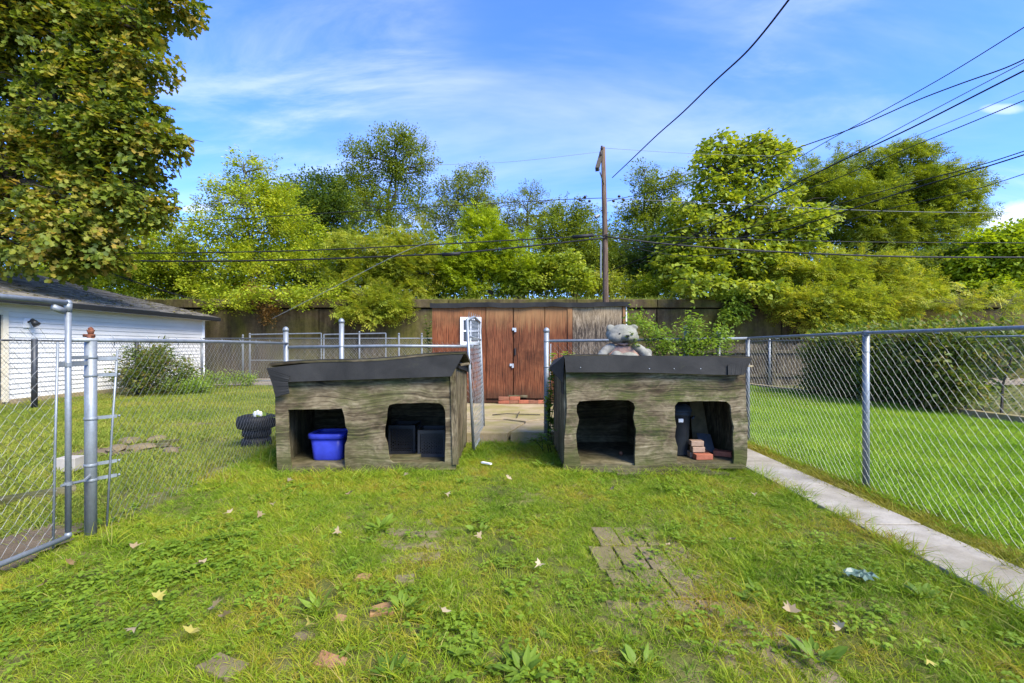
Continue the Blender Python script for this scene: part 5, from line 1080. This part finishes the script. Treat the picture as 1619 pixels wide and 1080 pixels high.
# garage bush, weeds by the fences, hedge
tree('garden_bush', 'leafy dark green bush against the white garage wall', (-8.9, 11.2, 0), [(240, 590, 34, 24), (225, 572, 24, 16), (262, 578, 26, 18), (255, 605, 40, 16), (205, 600, 20, 12), (290, 604, 26, 10), (240, 556, 16, 8)], 'mid', 'leaf_hedge', 11.2, 4.0, .62, tr=.035, cat='bush', stems=4)
for i, (px_, py_, rx, lb) in enumerate(((330, 602, 30, 'first low weed clump right of the garage bush'), (370, 600, 26, 'second low weed clump, by the corner of the far left fence'), (300, 612, 20, 'low weed clump at the foot of the garage bush'))):
    Y = F*1.05/(py_+8-CY); tree('weed_clump', lb, (P(px_, 0, Y).x, Y, 0), [(px_, py_, rx, 9), (px_+rx*.5, py_+2, rx*.6, 7)], 'small', 'leaf_weed', Y, 5, .7, tr=.01, cat='weeds', stems=2)
ht = thing('hedge', 'long dark green clipped hedge with a few reddish leaves behind the right neighbour fence', 'hedge', (8.4, 10.5, 0))
pts, rot, scl, idx = [], [], [], []
for _ in range(2100):
    y_ = random.uniform(7.9, 11.2); f_ = random.random(); xc = 8.35-(y_-7.5)*.10
    if f_ < .55: x_ = xc-.75+random.gauss(0, .09); z_ = random.uniform(.05, 1.22)
    elif f_ < .85: x_ = random.uniform(xc-.75, xc+.75); z_ = 1.16+random.gauss(0, .07)+.06*math.sin(y_*3)
    else: x_ = random.uniform(xc-.7, xc+.7); z_ = random.uniform(.1, 1.2)
    if z_ < .3 and random.random() < .5: continue
    pts.append((x_, y_, z_)); rot.append((random.gauss(0, .5), random.gauss(-.2, .5), math.pi+random.gauss(0, 1.1))); scl.append(random.uniform(.6, 1.1)); idx.append(random.randrange(3))
bake('foliage', pts, rot, scl, idx, 'mid', 'leaf_hedge', ht)
mb = MB()
for i in range(12): y_ = 8.0+i*.28; x_ = 8.3-(y_-7.5)*.1; mb.tube([(x_, y_, 0), (x_+random.uniform(-.1, .1), y_+.05, .5), (x_+random.uniform(-.3, .3), y_+random.uniform(-.2, .2), 1.15)], [.025, .018, .006], 6, False)
mb.build('stems', 'bark', ht, kind='stuff')
tree('garden_bush', 'lighter green bush growing through the near part of the right hedge', (7.75, 9.7, 0), [(1400, 560, 30, 18), (1430, 580, 26, 20), (1395, 585, 20, 18)], 'mid', 'leaf_soft', 9.3, 3.0, .6, tr=.03, cat='bush', stems=3)
# leafy stems rising behind the right kennel, creeper on the capped post
def stem_plant(name, label, base, tips, L=.07, mat='leaf_weed', n=14, shape='oval', cat='plant'):
    t = thing(name, label, cat, base); m = MB(); lf = MB()
    for tip in tips:
        tip = Vector(tip); b = Vector(base)+Vector((random.uniform(-.06, .06), random.uniform(-.04, .04), 0)); mid = b.lerp(tip, .5)+Vector((random.uniform(-.08, .08), 0, .12))
        cur = [(b*(1-u)**2+mid*2*u*(1-u)+tip*u*u) for u in [i/10 for i in range(11)]]; m.tube(cur, [.007-.0005*i for i in range(11)], 5, False)
        for k in range(n):
            u = .45+.55*k/(n-1); s = u*10; i = min(int(s), 9); q = cur[i].lerp(cur[i+1], s-i); a_ = k*2.4
            leaf(lf, shape, q, Vector((math.cos(a_), math.sin(a_), random.uniform(-.1, .7))), Vector((0, 0, 1)), L*random.uniform(.7, 1.3))
            leaf(lf, shape, q+rv(.02), Vector((math.cos(a_+2), math.sin(a_+2), random.uniform(-.3, .6))), Vector((0, 0, 1)), L*random.uniform(.5, 1.1))
    m.build('stem', 'stem', t, True); lf.build('leaves', mat, t); return t
stem_plant('tall_weed', 'arching leafy weed leaning left above the right kennel roof beside the bear', (P(1075, 0, 5.47).x, 5.47, 0), [P(1006, 497, 5.47), P(1020, 510, 5.47), P(1040, 528, 5.47), P(1050, 540, 5.47)], .09, n=20)
stem_plant('tall_weed', 'upright leafy weed in front of the middle fence post behind the right kennel', (P(1092, 0, 5.47).x, 5.47, 0), [P(1092, 494, 5.47), P(1100, 510, 5.47), P(1078, 530, 5.47), P(1085, 545, 5.47), P(1066, 547, 5.47), P(1112, 520, 5.47)], .09, n=22)
stem_plant('tall_weed', 'rightmost leafy weed over the right kennel roof', (P(1130, 0, 5.47).x, 5.47, 0), [P(1142, 516, 5.47), P(1152, 525, 5.47), P(1125, 528, 5.47), P(1150, 547, 5.47), P(1118, 545, 5.47)], .085, n=18)
tree('tall_weed', 'lush leafy weeds crowding the fence post behind the right kennel roof', (P(1085, 0, 5.47).x, 5.47, 0), [(1078, 547, 16, 9), (1110, 549, 16, 7), (1092, 520, 3, 12), (1140, 534, 5, 9), (1050, 551, 10, 5), (1012, 512, 3, 6), (1036, 534, 5, 8), (1126, 546, 10, 6)], 'small', 'leaf_weed', 5.47, 4.0, .55, tr=.012, cat='weeds', stems=4, barkm='stem', depth=.5, gap=.2)
stem_plant('creeper', 'creeper draped over the right cheek of the bear', (P(1010, 0, 5.2).x, 5.2, .9), [P(996, 525, 4.86), P(1004, 535, 4.87), P(992, 533, 4.87), P(1006, 545, 4.9)], .045, n=14)
stem_plant('creeper', 'creeper with a big leaf cluster climbing the capped post by the right kennel', (.38, 5.36, 0), [(.37, 5.36, .55), (.43, 5.3, .8), (.42, 5.25, 1.05), (.55, 5.2, 1.07), (.62, 5.2, 1.05), (.40, 5.40, .3)], .075, n=16, shape='heart')
stem_plant('tall_weed', 'leafy weed at the foot of the capped post beside the right kennel', (.34, 4.95, 0), [(.25, 4.85, .22), (.38, 4.9, .28), (.15, 4.95, .15), (.3, 4.8, .14)], .08, n=8)
stem_plant('tall_weed', 'pale leafy weed on the wall corner left of the shed', (P(676, 0, 9.4).x, 9.4, 0), [P(672, 500, 9.4), P(680, 510, 9.4), P(675, 525, 9.4)], .12, n=12)
# ------------------------------------------------------------ grass
def tuft(n, h, spread, w, lean):
    m = MB()
    for _ in range(n):
        a_ = random.uniform(0, 6.283); r_ = spread*math.sqrt(random.random()); b = Vector((r_*math.cos(a_), r_*math.sin(a_), -.004)); d = Vector((random.gauss(0, lean), random.gauss(0, lean), 1)).normalized()
        L = h*random.uniform(.5, 1.2); s = d.cross(rv(1)).normalized()*w*random.uniform(.6, 1.2)/2; dr = Vector((d.x, d.y, 0))*L*.7; m.cur = random.random()
        m.add([b-s, b+s, b+d*L*.5-s*.85, b+d*L*.5+s*.85, b+d*L*.85+dr*.5-s*.4, b+d*L*.85+dr*.5+s*.4, b+d*L*.95+dr], [(0, 1, 3, 2), (2, 3, 5, 4), (4, 5, 6)])
    return m
TY = [tuft(26, .055, .055, .0042, .75) for _ in range(3)]+[tuft(14, .085, .04, .0045, .9)]
TL = [tuft(30, .075, .06, .005, .55) for _ in range(3)]
TF = [tuft(26, .075, .10, .009, .6) for _ in range(3)]
def cl_tuft():
    m = MB()
    for _ in range(12):
        a_ = random.uniform(0, 6.28); r_ = .07*math.sqrt(random.random()); h = random.uniform(.02, .05); b = Vector((r_*math.cos(a_), r_*math.sin(a_), h))
        for k in range(3):
            t_ = a_+k*2.1; leaf(m, 'heart', b, Vector((math.cos(t_), math.sin(t_), .1)), Vector((random.gauss(0, .2), random.gauss(0, .2), 1)), random.uniform(.014, .024), .1)
    return m
CT = [cl_tuft() for _ in range(3)]
def broad_tuft(n=9, L=.05):
    m = MB()
    for _ in range(n): a_ = random.uniform(0, 6.28); leaf(m, 'narrow' if random.random() < .5 else 'oval', Vector((0, 0, .01)), Vector((math.cos(a_), math.sin(a_), random.uniform(.25, .9))), Vector((0, 0, 1)), L*random.uniform(.6, 1.2))
    return m
BT = [broad_tuft() for _ in range(2)]
def fld(x, y, s, a, b): return np.sin(x*s+a+1.7*np.sin(y*s*.7+b))*np.sin(y*s*1.1+b+1.3*np.sin(x*s*.8))
def inblob(x, y, c, rx, ry, rot=0):
    dx, dy = x-c[0], y-c[1]; u = dx*np.cos(rot)+dy*np.sin(rot); v = -dx*np.sin(rot)+dy*np.cos(rot); return (u/rx)**2+(v/ry)**2
FG = [(G(a, b), w, l) for a, b, w, l, _ in FLAGS]
def bare_mask(x, y):
    k = np.ones_like(x)
    for c, rx, ry, ro in BARE: k = np.minimum(k, np.clip((inblob(x, y, c, rx, ry, ro)-.25)*1.1, .10, 1))
    for g, w, l in FG: k = np.minimum(k, np.clip((inblob(x, y, (g.x, g.y), w*.58, l*.58)-.35)*1.0, .12, 1))
    g = G(650, 848); k = np.minimum(k, np.clip(inblob(x, y, (g.x, g.y), .22, .24)*.9, .5, 1))
    g = G(1035, 868); k = np.minimum(k, np.clip((inblob(x, y, (.76, 2.62), .25, .24)-.05)*.9, .40, 1))
    k = np.minimum(k, np.clip((inblob(x, y, (.60, 1.62), .10, .20)-.15)*.9, .10, 1))
    k = np.minimum(k, np.clip((inblob(x, y, (.80, 2.1), .10, .2)-.1)*1.0, .6, 1))
    return k
def lawn(name, label, reg, dens, tufts, mat, smin, smax, mask=None, extra=None):
    x0, x1, y0, y1 = reg; n = int((x1-x0)*(y1-y0)*dens); x = RNG.uniform(x0, x1, n); y = RNG.uniform(y0, y1, n); k = np.ones(n)
    # skip what the frame could never show
    keep = (np.abs(x) < y*1.25+.9); k = k*keep
    if mask is not None: k = k*mask(x, y)
    m = RNG.random(n) < k; x, y = x[m], y[m]; n = len(x); z = np.array([gz(a, b) for a, b in zip(x, y)])+.002
    rot = np.stack([RNG.normal(0, .12, n), RNG.normal(0, .12, n), RNG.uniform(0, 6.283, n)], 1); sc = RNG.uniform(smin, smax, n)*(1+.25*fld(x, y, 2.3, .5, 1.1))
    s = [src(name+str(i), t_, mat) for i, t_ in enumerate(tufts)]
    return scatter(name, np.stack([x, y, z], 1), rot, sc, RNG.integers(0, len(s), n), s, None, label=label, kind='stuff', cat='grass')
def in_quad(x, y, q):
    c = np.ones_like(x, bool)
    for i in range(4):
        a, b = q[i], q[(i+1) % 4]; c &= ((b.x-a.x)*(y-a.y)-(b.y-a.y)*(x-a.x)) > -.0
    return c
def yardmask(x, y):
    k = bare_mask(x, y); k[in_quad(x, y, [FL, FR, BR_, BL])] = 0; k[in_quad(x, y, [FL2, FR2, BR2, BL2])] = 0
    k[(y > 5.55) & (x > -1.6) & (x < 1.3)] = 0
    k = k*np.clip(.85+.5*fld(x, y, 3.1, .2, 2.2), .5, 1); k[(x > 2.14)] = 0; return k
lawn('yard_grass', 'patchy yellowing lawn grass in front of the kennels', (-2.9, 2.14, .9, 5.6), 1350, TY, 'grass_yard', .45, .85, yardmask)
lawn('lush_lawn', 'dense bright green lawn beyond the right fence', (2.62, 7.3, 1.4, 13.9), 330, TL, 'grass_lush', .8, 1.3, lambda x, y: ((x < 6.72+(13.8-y)*.13) & (x > 2.72)).astype(float)*np.where(x < 2.95, .9, 1))
lawn('far_yard_grass', 'yellow green grass of the yard left of the fence', (-9.8, -2.75, 2.2, 13.6), 260, TF, 'grass_left', .6, 1.05, lambda x, y: bare_mask(x, y)*np.clip(.8+.5*fld(x, y, 1.6, 1, 0), .3, 1)*((x < -2.85) | (y > 3.2)))
lawn('back_grass', 'grass strip between the cross fence and the alley beyond the kennels', (-3.0, 6.9, 5.6, 13.8), 150, TF, 'grass_left', .6, 1.1, lambda x, y: ((x < -1.65) | (y > 8.6) | ((x > 1.35) & (x < 2.7))).astype(float)*(1-((y > 8.5) & (y < 11.1) & (np.abs(x-.3) < 2)).astype(float)))
lawn('path_edge_grass', 'yellowish creeping grass along the path edge under the right fence', (2.53, 2.80, 1.2, 6.5), 900, TY, 'grass_edge', .7, 1.2)
def edgeg(x, y): return np.exp(-((x-2.13)/.065)**2)*np.clip(.5+.6*fld(x, y, 5, .3, .9), .1, 1)
lawn('overhanging_grass', 'long thin grass leaning over the left edge of the path', (2.0, 2.34, 1.2, 4.3), 1500, [TY[3], tuft(12, .12, .04, .0038, .95)], 'grass_yard', .8, 1.4, edgeg)
def kenn(x, y):
    k = np.zeros_like(x)
    for a, b in ((FL, FR), (FL2, FR2)):
        yl = a.y+(b.y-a.y)*(x-a.x)/(b.x-a.x); k = np.maximum(k, ((x > a.x-.1) & (x < b.x+.05) & (y < yl-.01) & (y > yl-.22))*.9)
    k = np.maximum(k, ((x > -.5) & (x < -.3) & (y > 4.6) & (y < 5.6))*.8); k = np.maximum(k, ((x > .2) & (x < .42) & (y > 4.5) & (y < 5.6))*.8)
    return np.maximum(k, ((y > 5.4) & (y < 5.6) & (x > -.4) & (x < .36))*.9)
lawn('tall_fringe_grass', 'longer uncut grass fringing the kennels', (-2.3, 2.3, 4.0, 5.6), 420, [tuft(20, .085, .06, .0042, .6), tuft(16, .075, .05, .0045, .8)], 'grass_yard', .6, 1.25, kenn)
lawn('fence_weeds', 'rough weeds growing along the left fence foot', (-2.75, -2.35, 2.6, 5.5), 260, [tuft(18, .13, .06, .005, .6)]+BT, 'grass_yard', .6, 1.3, lambda x, y: np.clip(.4+.6*fld(x, y, 3, .4, .2), .05, 1))
gcl = G(270, 930); 
lawn('clover_patch', 'low clover patch spreading over the near left lawn', (-2.4, 2.05, 1.0, 4.0), 210, CT, 'leaf_clover', .5, .9, lambda x, y: np.clip(1.3-inblob(x, y, (-1.75, 2.25), .62, .55, .7), 0, 1)*.9+.30*np.clip(.5+fld(x, y, 4, 2, 1), 0, 1)*bare_mask(x, y)*(x < 2.05)*np.clip((4.2-y), 0, 1))
lawn('lawn_weeds', 'small broad leaved weeds scattered through the near lawn', (-2.5, 2.1, 1.1, 4.2), 30, BT, 'leaf_weed', .5, 1.1, lambda x, y: yardmask(x, y)*np.clip(.5+.8*fld(x, y, 2, 0, 1), .1, 1))
# dry weeds on the embankment edge above the wall
pts = [(random.uniform(-22, 24), random.uniform(17.55, 18.6), 2.68) for _ in range(3600)]
scatter('embankment_grass', pts, [(random.gauss(0, .1), random.gauss(0, .1), random.uniform(0, 6)) for _ in pts], [random.uniform(2.4, 5.5) for _ in pts], [random.randrange(3) for _ in pts], [src('eg%d' % i, t_, 'grass_left') for i, t_ in enumerate(TF)], None, kind='stuff', label='tall yellow green weeds along the top of the retaining wall', cat='grass')
# leaf litter on the garage roof
m = MB(); rs = random.Random(6)
for _ in range(420):
    x_ = RX0-rs.random()**1.1*(RX0-RX1)*.9; y_ = rs.uniform(GY0, GY1); leaf(m, 'maple', Vector((x_, y_, rz(x_)+.028)), Vector((rs.uniform(-1, 1), rs.uniform(-1, 1), 0)), Vector((.1, 0, 1)), rs.uniform(.07, .13))
m.build('roof_leaf_litter', 'leaf_yellow', None, kind='stuff', label='yellow fallen leaves scattered over the garage roof', cat='leaf litter')
# fallen leaves on the lawn
LV = [(364, 822), (338, 978), (322, 905), (352, 993), (408, 825), (552, 791), (705, 790), (455, 770), (248, 962), (1060, 876), (945, 1052), (970, 782), (803, 765), (432, 806), (536, 851), (1192, 790), (1160, 866), (760, 860), (855, 905), (640, 760), (490, 1003), (300, 1020), (215, 1010), (1330, 1012), (1250, 985), (1465, 1062), (210, 880), (108, 905), (68, 940), (700, 985)]
LN = ['by the foot of the left fence', 'in the clover, lower of two near the left middle', 'in the clover patch, farthest from the camera', 'lowest of the three in the clover patch', 'beside the left fence leaf, a little nearer the kennel', 'straight in front of the blue tub',
 'in front of the milk crates, before the left kennel', 'below the left edge of the left kennel', 'at the left edge of the clover patch', 'on the brown pavers', 'at the bottom edge, left of the brown pavers', 'in front of the left corner of the right kennel', 'midway between the two kennels, nearer the camera', 'below the left corner of the left kennel, second one out', 'left of the small brick patch',
 'by the right front corner of the right kennel', 'right of the brown pavers at their far end', 'right of the small brick patch', 'in the middle of the lawn, left of the pavers', 'at the foot of the left kennel between its openings', 'beside the rosette by the flagstones', 'at the left, below the clover patch', 'at the lower left, outside the clover', 'in the near right lawn below the plastic film', 'near right, left of the leaf below the film', 'at the bottom right corner of the lawn', 'just right of the thick fence post', 'left of the thick fence post under the gate', 'nearest the left edge under the gate', 'right of the large reddish flagstone']
for i, (px_, py_) in enumerate(LV):
    g = G(px_, py_); m = MB(); m.cur = .5; random.seed(i+100)
    leaf(m, 'maple', Vector((0, 0, 0)), Vector((1, random.uniform(-.3, .3), .25)), Vector((random.gauss(0, .5), random.gauss(0, .5), 1)), random.uniform(.04, .06), .55)
    o = m.build('fallen_leaf', 'leaf_yellow' if i in (10, 8, 20, 25, 21) else 'leaf_dry', None); o.location = (g.x, g.y, .045); o.rotation_euler = (random.uniform(-.3, .3), random.uniform(-.3, .3), random.uniform(0, 6.28))
    nm = LN[i]; yl = i in (10, 8, 20, 25, 21)
    tag(o, ('yellow' if yl else 'pale dry')+' fallen maple leaf '+nm, 'leaf', 'fallen leaves on the lawn')
# larger rosettes one can point to
for i, (px_, py_, L, lb) in enumerate(((505, 968, .11, 'leafy dandelion rosette beside the reddish flagstones'), (640, 965, .09, 'broad leaved rosette right of the larger red flagstone'), (830, 1068, .12, 'jagged leafy rosette at the bottom edge near the centre'),
        (1010, 1062, .11, 'leafy rosette left of the lower brown pavers'), (615, 1072, .10, 'leafy rosette at the bottom edge right of the cracked flagstone'), (600, 838, .12, 'spreading rosette on the patch of small bricks'), (735, 765, .09, 'rosette in the lawn before the left kennel corner'),
        (860, 740, .13, 'rosette just left of the right kennel corner'), (1290, 1045, .10, 'pale rosette in the near right lawn'), (165, 830, .10, 'weed rosette at the foot of the thick fence post'), (1455, 945, .08, 'pale leaved rosette near the path'), (760, 840, .07, 'small rosette in the middle of the lawn'))):
    g = G(px_, py_); random.seed(300+i); m = MB()
    for k_ in range(26): a_ = random.uniform(0, 6.28); r0_ = random.uniform(0, .05); leaf(m, 'narrow' if k_ % 3 else 'oval', Vector((r0_*math.cos(a_), r0_*math.sin(a_), .01)), Vector((math.cos(a_), math.sin(a_), random.uniform(.1, 1.3))), Vector((random.gauss(0, .3), random.gauss(0, .3), 1)), L*random.uniform(.3, .85))
    o = m.build('weed_rosette', 'leaf_weed', None, label=lb, cat='weed', group='leafy rosettes in the lawn'); o.location = (g.x, g.y, 0)
# twigs on the apron
m = MB(); A_ = G(800, 657, .13); m.tube([(A_.x-.2, A_.y, .14), (A_.x, A_.y+.05, .15), (A_.x+.5, A_.y+.02, .14)], .008, 5); m.tube([(A_.x+.2, A_.y+.3, .14), (A_.x+.18, A_.y, .155), (A_.x+.16, A_.y-.25, .14)], .007, 5)
m.build('twig', 'bark', None, True, label='dark dead twig lying across the concrete before the shed', cat='twig')
